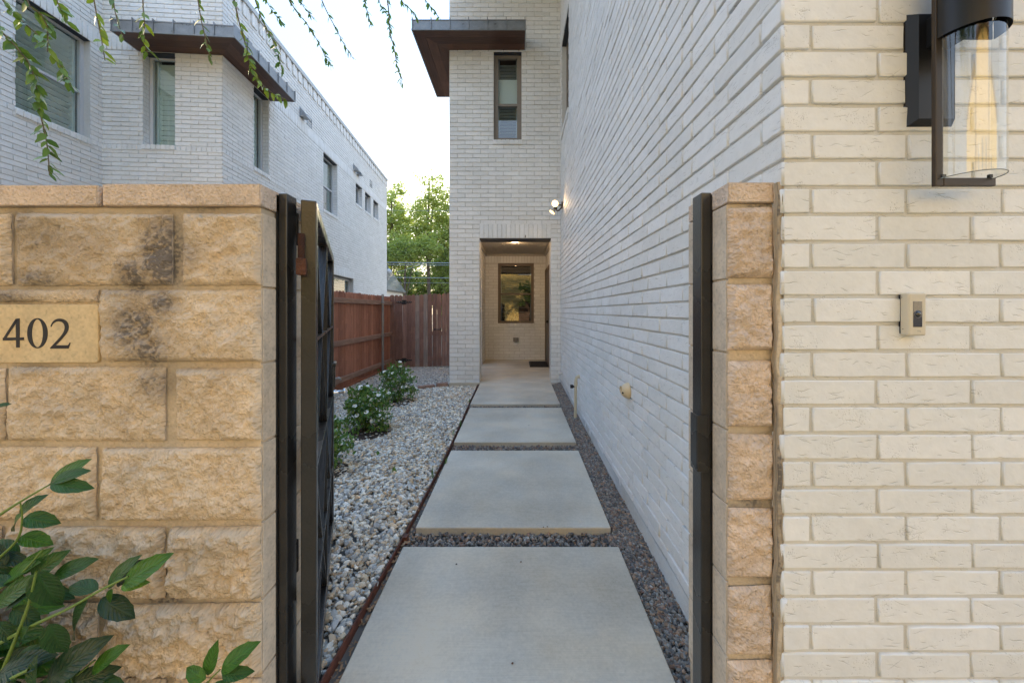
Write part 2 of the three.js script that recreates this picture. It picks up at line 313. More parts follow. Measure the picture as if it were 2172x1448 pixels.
// ───────────────────────── ground, gravel, path ─────────────────────────
const slabTop = D => -.033 + .0135 * D;
const rockY = (x, D) => -.012 + .004 * Math.sin(x * 5 + D * 3);
{
  const g = new THREE.PlaneGeometry(300, 300, 1, 1).rotateX(-Math.PI / 2).translate(0, -.16, 0);
  structure(Object.assign(mesh('ground', uvMetres(g), plain(.16, .13, .09, 1), scene), {})).userData.label = 'bare earth ground under the gravel and paving';
  const bed = structure(mesh('gravel_bed', uvMetres(new THREE.PlaneGeometry(2.3, 7.2, 1, 1).rotateX(-Math.PI / 2).translate(-1.75, -.035, -4.7)), plain(.16, .15, .135, 1), scene));
  bed.userData.label = 'soil under the pale gravel beside the path';
  const strip = new THREE.PlaneGeometry(1.36, 5.4, 4, 12).rotateX(-Math.PI / 2).translate(.06, 0, -3.45), p = strip.attributes.position;
  for (let i = 0; i < p.count; i++) p.setY(i, stripY(p.getX(i), -p.getZ(i)) - .016);
  strip.computeVertexNormals();
  structure(mesh('path_bed', uvMetres(strip), plain(.08, .072, .066, 1), scene)).userData.label = 'dark soil under the fine gravel round the slabs';
  structure(mesh('pavement', box(-9, 9, -.14, -.06, -.62, 7), plain(.52, .39, .23, .9), scene)).userData.label = 'sandy pavement in front of the gate';
}
function stripY(x, D) { const a = slabTop(D) - .03, b = -.056 + .0247 * (D - 1.5255) + .004; return lerp(a, b, sstep(x, .54, .72)); }
const slabs = [[-.612, .54, .78, 1.955], [-.592, .54, 2.12, 3.255], [-.602, .551, 3.45, 4.62], [-.622, .556, 4.79, 6.10]];
{
  const path = structure(part('path', scene)); path.userData.label = 'stepping path of four square concrete slabs leading to the porch';
  slabs.forEach(([a, b, d0, d1], i) => {
    const g = new RoundedBoxGeometry(b - a, .09, d1 - d0, 3, .006); uvMetres(g.translate(i * .37, 0, i * .61)).translate(-i * .37, 0, -i * .61);
    g.translate((a + b) / 2, -.045, -(d0 + d1) / 2); const p = g.attributes.position; for (let k = 0; k < p.count; k++) p.setY(k, p.getY(k) + slabTop(-p.getZ(k)));
    mesh('slab', g, M.concrete, path);
  });
}
// loose stones
function stoneGeometry(seed, flat) {
  const r = rngOf(seed), g = new THREE.IcosahedronGeometry(1, 1), p = g.attributes.position, map = new Map(), v = V();
  const cut = []; for (let k = 0; k < 7; k++) cut.push([V(r() - .5, r() - .5, r() - .5).normalize(), 0.46 + r() * .34]);
  for (let i = 0; i < p.count; i++) {
    v.fromBufferAttribute(p, i); const key = [v.x, v.y, v.z].map(t => t.toFixed(3)).join();
    if (!map.has(key)) { const q = v.clone().multiplyScalar(.9 + r() * .2); for (const [n, d] of cut) { const o = q.dot(n) - d; if (o > 0) q.addScaledVector(n, -o * .9); } q.y *= flat; q.z *= .75; map.set(key, q); }
    const q = map.get(key); p.setXYZ(i, q.x, q.y, q.z);
  }
  g.computeVertexNormals(); return g;
}
const stoneMat = new THREE.MeshStandardMaterial({ roughness: .9, color: 0xffffff });
function scatter(name, label, n, seed, place, palette, size, flat = .62) {
  const kinds = 4, r = rngOf(seed), made = [];
  const per = [0, 1, 2, 3].map(() => []);
  for (let i = 0; i < n; i++) { const at = place(r); if (at) per[i % kinds].push([at, r(), r(), r(), r(), r()]); }
  const holder = part(name, scene); stuff(holder); holder.userData.label = label;
  per.forEach((list, k) => {
    const im = new THREE.InstancedMesh(stoneGeometry(seed + k * 7, flat), stoneMat, list.length); im.name = 'stones'; im.userData.kind = 'stuff';
    const m = new THREE.Matrix4(), q = new THREE.Quaternion(), c = new THREE.Color();
    list.forEach(([at, a, b, d, e, f], i) => {
      q.setFromEuler(new THREE.Euler((a - .5) * 1.3, b * 6.28, (d - .5) * 1.3)); const s = size * (.55 + .85 * e * e + .25 * f) * (at[3] ?? 1);
      m.compose(V(at[0], at[1], at[2]), q, V(s * (.85 + .4 * a), s, s * (.85 + .3 * d))); im.setMatrixAt(i, m);
      const col = palette[Math.floor(f * palette.length)], l = .75 + .5 * b; im.setColorAt(i, c.setRGB(col[0] * l * 1.05, col[1] * l, col[2] * l * .91));
    });
    holder.add(im);
  });
}
const edgeX = D => D < 1.9 ? lerp(-.665, -.640, clamp((D - 1) / .9, 0, 1)) : D < 3.3 ? lerp(-.640, -.622, (D - 1.9) / 1.4) : lerp(-.622, -.660, clamp((D - 3.3) / 2.8, 0, 1));
const borderD = x => x > -1.15 ? 6.14 : lerp(5.55, 6.10, clamp((x + 2.75) / 1.6, 0, 1)) + .06 * Math.sin(x * 4);
const pale = [[.56, .55, .52], [.46, .46, .455], [.62, .60, .56], [.41, .415, .42], [.34, .35, .365], [.56, .46, .34], [.66, .62, .55], [.50, .40, .29], [.30, .315, .33], [.58, .56, .53], [.50, .49, .465], [.44, .35, .26]];
scatter('pale_gravel', 'pale grey and tan crushed stone filling the bed beside the path', 38000, 71, r => {
  const D = 1.02 + r() * 5.1, x = lerp(-2.80, edgeX(D) - .012, r()); if (D > borderD(x)) return null;
  return [x, rockY(x, D) - .014 + r() * .02, -D];
}, pale.map(c => c.map(v => Math.min(.85, v * 1.22))), .0158);
scatter('gravel_fines', 'small grit between the larger pale stones', 16000, 75, r => {
  const D = 1.02 + r() * 4.9, x = lerp(-2.80, edgeX(D) - .012, r()); if (D > borderD(x)) return null;
  return [x, rockY(x, D) - .006 + r() * .012, -D];
}, [[.40, .37, .33], [.33, .32, .31], [.48, .43, .36], [.28, .24, .20], [.36, .29, .22]], .0075);
scatter('grey_gravel', 'finer grey gravel in front of the wooden back gate', 9500, 73, r => {
  const D = 5.5 + r() * 2.6, x = lerp(-2.80, D > 6.15 ? -1.16 : -1.16, r()); if (D < borderD(x) + .06) return null;
  return [x, -.008 + r() * .012, -D];
}, [[.48, .475, .46], [.42, .42, .42], [.56, .54, .51], [.36, .37, .38], [.50, .44, .38]], .0155);
const dark = [[.21, .205, .205], [.17, .17, .178], [.27, .265, .26], [.23, .19, .18], [.34, .32, .30], [.14, .14, .15], [.28, .19, .155], [.36, .36, .36], [.25, .23, .215], [.38, .27, .20]].map(c => c.map(v => v * .85));
scatter('dark_gravel', 'fine dark grey gravel between the slabs and along the brick wall', 52000, 79, r => {
  const D = .98 + r() * 5.12, x = r() < .34 ? lerp(.53, .725, r()) : lerp(edgeX(D) + .012, .55, r());
  if (slabs.some(([a, b, c, d]) => x > a - .004 && x < b + .004 && D > c - .004 && D < d + .004)) return null;
  return [x, stripY(x, D) - .012 + r() * .011, -D];
}, dark, .0098, .7);
// steel edging
{
  const e = thing('steel_edging', 'rust brown steel edging strip between pale gravel and slabs', 'edging'), top = [], pos = [], idx = [], r = rngOf(5);
  for (let i = 0; i <= 30; i++) { const D = lerp(.9, 6.05, i / 30); top.push([edgeX(D) + (r() - .5) * .004, slabTop(D) + lerp(.034, -.003, clamp((D - 1.1) / 1.3, 0, 1)), -D]); }
  top.forEach(([x, y, z]) => pos.push(x, y, z, x + .005, y, z, x + .005, y - .14, z, x, y - .14, z));
  for (let i = 0; i < 30; i++) for (let k = 0; k < 4; k++) { const a = i * 4 + k, b = i * 4 + (k + 1) % 4; idx.push(a, a + 4, b, b, a + 4, b + 4); }
  const g = new THREE.BufferGeometry(); g.setAttribute('position', new THREE.Float32BufferAttribute(pos, 3)); g.setIndex(idx);
  const n = g.toNonIndexed(); n.computeVertexNormals(); mesh('strip', uvMetres(n), M.edging, e);
  mesh('stake', box(edgeX(2.03) + .006, edgeX(2.03) + .03, -.06, slabTop(2) + .012, -2.05, -2.012, .003), M.edging, e);
}
// low border of earth-coloured kerb stones between the two gravels
{
  const r = rngOf(91), b = thing('stone_border', 'low brown stone border curving between coarse and fine gravel', 'border');
  for (let x = -2.76; x < -1.2;) { const w = .16 + r() * .14, x1 = Math.min(x + w, -1.165), D = borderD((x + x1) / 2), s = (borderD(x1) - borderD(x)) / (x1 - x); mesh('kerb_stone', box(-(x1 - x) / 2, (x1 - x) / 2 - .006, -.06, .035 + r() * .02, -.035, .035, .012).rotateY(Math.atan(s)).translate((x + x1) / 2, 0, -D), r() < .5 ? M.rail : M.porch, b); x = x1; }
}
// leaf litter
{
  const r = rngOf(97), gs = [];
  for (let i = 0; i < 340; i++) {
    const k = r(), D = k < .45 ? .95 + r() * 1.2 : 1 + r() * 4.5, x = k < .45 ? edgeX(D) + .008 + r() * .035 : k < .8 ? .545 + r() * .17 : lerp(-2.5, edgeX(D) - .03, r()), y = k < .45 ? slabTop(D) - .02 : k < .8 ? stripY(x, D) + .004 : .012, L = .008 + r() * .022;
    const g = new THREE.PlaneGeometry(L, L * (.15 + r() * .4), 2, 1); const p = g.attributes.position; for (let q = 0; q < p.count; q++) p.setZ(q, Math.abs(p.getX(q)) * .4);
    gs.push(g.rotateX(-Math.PI / 2 + (r() - .5)).rotateY(r() * 6.3).translate(x, y + r() * .012, -D));
  }
  stuff(mesh('leaf_litter', mergeGeometries(gs), plain(.33, .20, .11, .9, { side: THREE.DoubleSide }), scene)).userData.label = 'dry brown leaves and twigs caught along the slab edges';
  const bits = [[968, 1195], [1105, 1190], [1087, 1408], [1122, 907], [1153, 1118], [1161, 1117]];
  bits.forEach(([px, py], i) => { const D = F * 1.265 / (py - 659) * (py > 1200 ? 1 : .99), g = stoneGeometry(600 + i, .5).scale(.0055, .0055, .0055).translate((px - 1098) / F * D, slabTop(D) + .004, -D); const o = mesh(numbered('seed_pod'), g, i % 3 ? plain(.13, .06, .035, .9) : plain(.05, .045, .045, .9), scene); o.userData = { label: ['small dry brown pod on the nearest slab, left of two', 'small dry brown pod on the nearest slab, right of two', 'reddish pod on the nearest slab close to the viewer', 'dry pod on the third slab from the gate', 'dark pod at the near edge of the second slab, left of a pair', 'dark pod at the near edge of the second slab, right of a pair'][i], category: 'seed pod', group: 'seed pods on the slabs' }; });
}

// ───────────────────────── awnings of standing-seam metal over stained boards ─────────────────────────
function awning(owner, cx, cz, mx, P1, Q1, oF, oS, y0, h) {
  const a = part('awning', owner), at = (p, q) => [cx + mx * p, cz + q];
  const quad = (pts, y, t, m, name, turn) => {
    const s = new THREE.Shape(pts.map(([p, q]) => { const [x, z] = at(p, q); return new THREE.Vector2(x, -z); }));
    const g = new THREE.ExtrudeGeometry(s, { depth: t, bevelEnabled: false }).rotateX(-Math.PI / 2).translate(0, y, 0); uvMetres(g);
    if (turn) { const uv = g.attributes.uv; for (let i = 0; i < uv.count; i++) uv.setXY(i, uv.getY(i), uv.getX(i)); }
    mesh(name, g, m, a);
  };
  const n = 3, k = oS / oF;
  for (let i = 0; i < n; i++) {
    const t0 = oF - i * oF / n, t1 = oF - (i + 1) * oF / n + .003;                       // from the outer edge inwards
    quad([[-t0 * k, t0], [P1, t0], [P1, t1], [-t1 * k, t1]], y0, .02, M.soffit[i], 'soffit_board', true);
    quad([[-t0 * k, t0], [-t1 * k, t1], [-t1 * k, -Q1], [-t0 * k, -Q1]], y0 + .0003, .02, M.soffit[(i + 1) % 3], 'soffit_board', false);
  }
  const B = (p0, p1, q0, q1, ya, yb) => { const [x0, z0] = at(p0, q0), [x1, z1] = at(p1, q1); return box(Math.min(x0, x1), Math.max(x0, x1), ya, yb, Math.min(z0, z1), Math.max(z0, z1)); };
  const T = .012, yt = y0 + h;
  mesh('fascia', [B(-oS - T, P1 + T, oF, oF + T, y0 - .004, yt), B(-oS - T, -oS, oF, -Q1, y0 - .004, yt), B(P1, P1 + T, oF, .012, y0 - .004, yt), B(-oS - T, .0, -Q1 - T, -Q1, y0 - .004, yt)], M.fascia, a);
  mesh('drip_edge', [B(-oS - T - .008, P1 + T + .004, oF + T, oF + T + .008, y0 - .006, y0 + .012), B(-oS - T - .008, -oS - T, oF + T, -Q1 - T, y0 - .006, y0 + .012), B(-oS - T - .008, P1 + T, oF + T, oF + T + .006, yt - .012, yt + .002)], M.fascia, a);
  quad([[-oS, oF], [P1, oF], [P1, .004], [.0, .004], [-.004, .0], [-.004, -Q1], [-oS, -Q1]], yt - .012, .01, M.fascia, 'roof_sheet');
  const m = Math.round((P1 + oS) / .292), s = (P1 + oS + T) / m;
  for (let i = 0; i <= m; i++) { const p = -oS - T + .006 + i * (s - .001); mesh('seam', [B(p - .006, p + .006, oF + T, oF + T + .014, y0 + .012, yt + .004), B(p - .005, p + .005, .01, oF + T + .014, yt - .001, yt + .036)], M.fascia, a); }
  const m2 = Math.round((Q1 + oF) / .30), s2 = (Q1 + oF) / m2;
  for (let i = 1; i <= m2; i++) { const q = oF - i * s2; mesh('seam', [B(-oS - T - .014, -oS - T, q - .006, q + .006, y0 + .012, yt + .004), B(-oS - T - .014, -.01, q - .005, q + .005, yt - .001, yt + .036)], M.fascia, a); }
  return a;
}

// ───────────────────────── near house: street face, passage wall, entry tower with porch ─────────────────────────
const WX = .7284, TD = 6.15;
{
  const house = thing('brick_house', 'pale painted brick house on the right with an entry tower and lit porch', 'house', null, [WX, 0, -1]);
  const K = g => g.translate(-WX, 0, 1), put = (name, g, m, p = house) => mesh(name, K(Array.isArray(g) ? mergeGeometries(g.map(q => q.index ? q.toNonIndexed() : q)) : g), m, p);
  const mas = new Masonry(house, 1001), PH = 1.4367, r = rngOf(1003);
  const mFront = wallMatrix(0, 0, 0), mSide = wallMatrix(0, 0, -Math.PI / 2), mTower = wallMatrix(-WX, 1 - TD, 0);
  const e = .005 + JT / 2;
  mas.wall(mFront, courses({ u0: -e, u1: 2.2, y0: -.1, y1: 4.2, phase: PH, first: [.249, .0714], r }), M.front, .007);
  const sideWin = [-5.0, -4.15, 4.115, 5.595];
  mas.wall(mSide, courses({ u0: -TD + 1 - .002, u1: e, y0: .02, y1: 7.2, phase: PH, first: [-.0786, -.249], holes: [sideWin], r }), M.side, .012);
  const porch = [-.641, .56, -.2, 2.465], win = [-.4045, .0657, 4.115, 5.595];
  mas.wall(mTower, courses({ u0: -1.148, u1: WX - .006, y0: -.12, y1: 7.2, phase: PH, first: [.02, .15], holes: [porch, win], upright: [[-.641, .56, 2.468, 2.722, .0742]], r }), M.side);
  mesh('wall_face', facePlane(0, 4.2, -.16, 7.2, []).applyMatrix4(mFront), M.frontMortar, house);
  mesh('wall_face', facePlane(-TD + 1, 0, -.16, 7.2, [sideWin]).applyMatrix4(mSide), M.sideMortar, house);
  mesh('wall_face', facePlane(-1.148, WX, -.16, 7.2, [porch.with(2, -.159), win]).applyMatrix4(mTower), M.sideMortar, house);
  // porch walls
  const BZ = 9.05, PL = -.804, PR = .70, FY = .05, CY = 2.65, bw = [-.489, .403, .945, 2.43];
  const mBack = wallMatrix(-WX, 1 - BZ, 0), mLeft = wallMatrix(PL - WX, 1 - 6.45, Math.PI / 2);
  mas.wall(mBack, courses({ u0: PL, u1: PR, y0: FY, y1: CY, phase: PH, first: [.05, .17], holes: [bw], upright: [[PL + .004, PR - .004, 2.432, CY - .004]], r }), M.side, .006);
  mesh('wall_face', facePlane(PL - .02, PR + .02, FY - .1, CY + .05, [bw]).applyMatrix4(mBack), M.sideMortar, house);
  const lo = [.30, 1.75, -.3, 2.4];
  mas.wall(mLeft, courses({ u0: .0, u1: 2.6, y0: FY, y1: CY, phase: PH, first: [.05, .17], holes: [lo], r }), M.side, .006);
  mesh('wall_face', facePlane(-.02, 2.62, FY - .1, CY + .05, [lo.with(2, FY - .099)]).applyMatrix4(mLeft), M.sideMortar, house);
  put('pier', [box(-1.146, porch[0], -.15, CY + .35, -6.45, -6.152), box(porch[0], porch[1], 2.467, CY + .35, -6.45, -6.152), box(porch[1], WX + .1, -.15, CY + .35, -6.45, -6.152),
    box(-1.146, PL - .002, -.15, CY + .35, -6.752, -6.451), box(-1.146, PL - .002, 2.402, CY + .35, -8.20, -6.753), box(-1.146, PL - .002, -.15, CY + .35, -9.3, -8.201)], M.sideMortar);
  put('passage_wall', box(PR + .001, PR + .15, FY - .1, CY + .2, -9.2, -6.452), M.side[1]);
  put('porch_floor', uvMetres(box(PL - .34, PR + .02, -.1, FY, -9.1, -6.102)), M.porch);
  const door = part('door', house); put('door_leaf', box(PR - .03, PR - .002, FY + .005, 2.15, -8.75, -7.75, .004), plain(.06, .045, .04, .4), door); put('door_casing', [box(PR - .045, PR - .001, FY, 2.22, -8.83, -8.75), box(PR - .045, PR - .001, FY, 2.22, -7.75, -7.67), box(PR - .045, PR - .001, 2.151, 2.22, -8.749, -7.751)], M.frameBrown, door); put('door_handle', new THREE.SphereGeometry(.03, 12, 8).translate(PR - .07, 1.02, -7.83), M.black, door);
  for (let i = 0; i < 19; i++) { const w = (PR - PL) / 19, x = PL + i * w; put('ceiling_board', box(x + .0015, x + w - .0015, CY, CY + .02, -9.05, -6.45, .004), M.ceiling ??= plain(.40, .365, .31, .6)); }
  put('ceiling_backing', box(PL - .3, PR + .14, CY + .012, CY + .06, -9.2, -6.46), M.ceiling);
  put('crown_trim', [box(PL, PR, CY - .05, CY - .001, -9.04, -9.0), box(PL + .008, PL + .045, CY - .05, CY - .001, -8.99, -6.46), box(PR - .045, PR, CY - .05, CY - .001, -8.99, -6.46)], M.ceiling);
  put('opening_trim', box(porch[0] + .001, porch[1] - .001, 2.455, 2.466, -6.44, -6.146), M.darkLintel);
  for (const x of [-.21, .13]) put('weep_vent', box(x - .006, x + .006, 2.475, 2.52, -6.146, -6.1395), M.darkLintel);
  // windows
  makeWindow(house, mTower, ...win, { set: .055, frame: M.frameTaupe, fw: .075, reveal: M.sideMortar, split: .42, slats: .055, tilt: -.35, slatMat: M.slatGrey, slatTo: .95, blind: [.45, .74], sill: M.side });
  makeWindow(house, mSide, ...sideWin, { set: .07, frame: M.frameTaupe, fw: .06, reveal: M.sideMortar, split: .45, slats: .06, slatMat: M.slatGrey, sill: M.side });
  makeWindow(house, mBack, ...bw, { set: .02, frame: M.frameBrown, fw: .07, reveal: M.sideMortar, split: .485, slats: .11, tilt: .05, slatMat: M.slatGrey, lintel: false, pane: M.paneDark, sill: M.side, depth: 2.2 });
  awning(house, -1.148 - WX, 1 - TD, 1, 1.2625, 1.32, .445, .485, 5.617, .155);
  // closing walls and roof, out of view
  put('roof', box(-1.1, 9, 7.2, 7.32, -13, -1.02), M.fascia);
  put('rear_wall', [box(-1.1, 9, -.16, 7.2, -13, -12.9), box(8.9, 9, -.16, 7.2, -12.9, -1.02), box(-1.148, -1.147, -.16, 7.2, -12.9, -9.3), box(-1.148, -1.147, 3.0, 7.2, -9.3, -6.16)], M.sideMortar);
  put('parapet_cap', [box(-1.17, .75, 7.2, 7.24, -6.3, -6.12), box(.70, 1.0, 7.2, 7.24, -6.1, -1.0)], M.fascia);
  // smooth parged strip at the foot of the passage wall
  const s = [], d = rngOf(77); for (let i = 0; i <= 24; i++) { const D = lerp(1.27, TD, i / 24); s.push([D, -.16, .055 + .012 * (D - 1.3) + (d() - .5) * .012]); }
  const pos = [], idx = []; s.forEach(([D, a, b]) => pos.push(WX - .016, a, -D, WX - .014, b - .012, -D, WX - .001, b, -D)); for (let i = 0; i < 24; i++) for (let k = 0; k < 2; k++) { const q = i * 3 + k; idx.push(q, q + 1, q + 3, q + 1, q + 4, q + 3); }
  const pg = new THREE.BufferGeometry(); pg.setAttribute('position', new THREE.Float32BufferAttribute(pos, 3)); pg.setIndex(idx); pg.computeVertexNormals(); put('parge_strip', uvMetres(pg), M.parge);
  mas.build(300);
}
// ───────────────────────── neighbouring house ─────────────────────────
{
  const A = Math.asin(.0744), n = thing('neighbour_house', 'long white painted brick house on the left with parapet and corner awning', 'house', null, [-4.842, 0, -6.0], A);
  const mas = new Masonry(n, 2001), r = rngOf(2003), IN = -1.82, LEN = 9.53, TOP = 6.82, CB = .0715, LB = .262;
  const mF = wallMatrix(0, 0, 0), mS = wallMatrix(0, 0, Math.PI / 2), mL = wallMatrix(IN, 2.9, Math.PI / 2);
  const fw = [-1.21, -.72, 3.93, 5.43], lw = [2.9 - 1.08, 2.9 - .178, 3.90, 5.45];
  const sw = [[.782, 1.248, 3.93, 5.43], [3.62, 4.51, 3.93, 5.43], [5.94, 6.54, 4.76, 5.43], [6.83, 7.44, 4.76, 5.43], [7.74, 8.36, 4.76, 5.43], [4.25, 5.75, .95, 2.27]];
  const belt = (u0, u1) => [u0, u1, 3.852, 3.926, .075], sold = (u0, u1) => [u0, u1, 5.434, 5.66, .075];
  const opt = { phase: 3.852, H: CB, L: LB, r };
  mas.wall(mF, courses({ ...opt, u0: IN, u1: .005, y0: 1.2, y1: TOP - .34, first: [-.1, -.22], holes: [fw], upright: [belt(IN, fw[0] - .01), belt(fw[1] + .01, 0), sold(IN, 0)] }), M.near);
  mas.wall(mS, courses({ ...opt, u0: -.005, u1: LEN, y0: -.1, y1: TOP - .34, first: [.1, .22], holes: sw, upright: [belt(0, sw[0][0] - .01), belt(sw[0][1] + .01, sw[1][0] - .01), belt(sw[1][1] + .01, LEN), sold(0, LEN), [4.25, 5.75, 2.274, 2.5, .075]] }), M.near);
  mas.wall(mL, courses({ ...opt, u0: 0, u1: 2.9, y0: 1.2, y1: TOP - .34, first: [.1, .22], holes: [lw], upright: [belt(0, lw[0] - .01), belt(lw[1] + .01, 2.9), sold(0, 2.9)] }), M.near);
  // dentil course of upright bricks under the cap, every second one set back
  for (const [M4, u0, u1] of [[mF, IN, 0], [mS, 0, LEN], [mL, 0, 2.9]]) {
    const q = courses({ u0, u1, y0: 50, y1: 50, phase: 0, r, upright: [[u0, u1, TOP - .335, TOP - .10, .078]] });
    mas.wall(M4, q.filter((_, i) => i % 3 !== 2), M.near, .03); mas.wall(M4, q.filter((_, i) => i % 3 === 2), M.near, .004);
  }
  mesh('wall_face', facePlane(IN, 0, -.16, TOP - .1, [fw]).applyMatrix4(mF), M.nearMortar, n);
  mesh('wall_face', facePlane(0, LEN, -.16, TOP - .1, sw).applyMatrix4(mS), M.nearMortar, n);
  mesh('wall_face', facePlane(0, 2.9, -.16, TOP - .1, [lw]).applyMatrix4(mL), M.nearMortar, n);
  mesh('wall_face', [box(IN - 5, IN, -.16, TOP - .1, 2.88, 2.9), box(-7, -.02, -.16, TOP - .1, -LEN, -LEN + .02), box(-7.02, -7, -.16, TOP - .1, -LEN, 2.9)], M.nearMortar, n);
  mesh('belt_ledge', [box(IN, .02, 3.838, 3.853, .0, .018), box(.001, .018, 3.838, 3.853, -LEN, 0)], M.near[0], n);
  mesh('parapet_cap', [box(IN + .0, .05, TOP - .1, TOP, -.15, .05, .006), box(-.15, .05, TOP - .1, TOP, -LEN - .04, -.151, .006), box(IN - .15, IN + .05, TOP - .1, TOP, .051, 2.95, .006)], plain(.50, .52, .52, .5), n);
  mesh('roof', box(-7, .0, TOP - .12, TOP - .06, -LEN, 0), M.fascia, n);
  const common = { set: .11, reveal: M.nearMortar, sill: M.near, room: M.roomGreen };
  makeWindow(n, mF, ...fw, { ...common, split: 0, slats: .085, tilt: -1.25, fw: .05 });
  makeWindow(n, mL, ...lw, { ...common, split: .46, slats: .085, tilt: -.75, fw: .05, set: .09 });
  makeWindow(n, mS, ...sw[0], { ...common, split: 0, slats: .085, tilt: -1.2, fw: .05 });
  makeWindow(n, mS, ...sw[1], { ...common, split: .47, slats: .085, tilt: -.4, fw: .05, slatFrom: .5 });
  for (const k of [2, 3, 4]) makeWindow(n, mS, ...sw[k], { ...common, split: 0, fw: .05 });
  makeWindow(n, mS, ...sw[5], { ...common, split: 0, slats: .085, tilt: -.6, fw: .08 });
  // jamb bricks of the deep window openings on the long wall
  for (const q of [...sw.slice(0, 5), fw]) { const M4 = q === fw ? wallMatrix(q[0] + .001, .0, Math.PI / 2) : wallMatrix(-.11, -q[1] + .001, 0); const rr = courses({ ...opt, u0: 0, u1: .105, y0: q[2], y1: q[3], first: [.05, .2] }); mas.wall(M4, rr, M.near, .004); }
  awning(n, 0, 0, -1, 1.27, 1.30, .42, .465, 5.434, .175);
  // vents on the long wall
  for (const [s, y] of [[2.52, 5.83], [5.82, 5.85], [6.12, 5.83]]) {
    const v = part('hood_vent', n); const sh = new THREE.Shape([[0, -.1], [.15, -.1], [.15, -.06], [0, .11]].map(p => new THREE.Vector2(...p)));
    mesh('hood', new THREE.ExtrudeGeometry(sh, { depth: .18, bevelEnabled: false }).translate(.008, y, -s - .09), M.zinc, v); mesh('flange', box(.008, .012, y - .12, y + .13, -s - .11, -s + .11), M.zinc, v);
  }
  for (const [s, y, w] of [[2.87, 5.82, .12], [7.45, 5.90, .12]]) {
    const v = part('louvre_vent', n); mesh('vent_frame', [box(.008, .02, y - w, y - w + .02, -s - w, -s + w), box(.008, .02, y + w - .02, y + w, -s - w, -s + w), box(.008, .02, y - w, y + w, -s - w, -s - w + .02), box(.008, .02, y - w, y + w, -s + w - .02, -s + w)], M.zinc, v);
    mesh('vent_back', box(.007, .009, y - w + .01, y + w - .01, -s - w + .01, -s + w - .01), M.rubber, v);
    for (let i = 0; i < 4; i++) mesh('louvre', box(.009, .018, y - w + .035 + i * .045, y - w + .05 + i * .045, -s - w + .02, -s + w - .02), M.slatGrey, v);
  }
  mas.build(300, 0);
}
// low outbuilding past the end of the long house
{
  const g = thing('garage', 'low outbuilding with steep eave behind the far end of the white house', 'outbuilding', null, [-6.72, 0, -17.4]);
  mesh('wall', box(-4, 0, -.1, 2.35, -4, 0), M.near[1], g);
  const s = new THREE.Shape([[-4, 2.35], [0, 2.35], [-2, 5.2]].map(p => new THREE.Vector2(...p))); mesh('gable', new THREE.ExtrudeGeometry(s, { depth: .1, bevelEnabled: false }).translate(0, 0, -.1), M.near[1], g);
  for (const m of [1, -1]) mesh('roof_slope', new THREE.BoxGeometry(3.75, .1, 4.5).rotateZ(-m * Math.atan2(2.85, 2)).translate(-2 + m * 1.05, 3.83, -1.9), M.fascia, g);
  mesh('downpipe', tube([V(-.5, 3.0, .06), V(-.5, -.1, .06)], .035), M.zinc, g);
  const dish = thing('satellite_dish', 'small white satellite dish fixed to the outbuilding eave', 'dish', null, [-6.14, 2.98, -17.15]);
  mesh('reflector', new THREE.SphereGeometry(.17, 16, 8, 0, 6.283, 0, .85).rotateX(1.2).rotateY(.9).translate(0, .1, -.22), plain(.45, .47, .48, .5, { side: THREE.DoubleSide }), dish); mesh('mast', tube([V(0, -.3, -.15), V(0, .12, -.12)], .02), M.zinc, dish);
}
// overhead lines
{
  const lines = [['thick grey utility line crossing between the houses in front of the trees', [[-16, 4.15, -20], [-6, 3.87, -20], [4, 3.9, -20]], .022], ['second grey utility line running just under the thick one', [[-16, 4.0, -20.3], [-6, 3.79, -20.3], [4, 3.78, -20.3]], .014], ['lower utility line just above the outbuilding eave', [[-16, 3.2, -20], [-6, 3.06, -20], [4, 2.98, -20]], .016], ['lowest thin utility line above the wooden back gate', [[-16, 2.9, -20.2], [-6, 2.80, -20.2], [4, 2.72, -20.2]], .008], ['highest thin utility line high across the tree crowns', [[-16, 6.9, -20], [-6, 6.72, -20], [4, 6.75, -20]], .007], ['short slanting service wire running down to the outbuilding', [[-5.1, 3.84, -20], [-5.5, 3.45, -18.8], [-5.75, 3.1, -17.5]], .010]];
  for (const [label, pts, rad] of lines) { const o = mesh(numbered('utility_wire'), tube(pts.map(p => V(...p)), rad, 16, 5), M.zinc, scene); o.userData = { label, category: 'wire', group: 'overhead lines' }; }
}
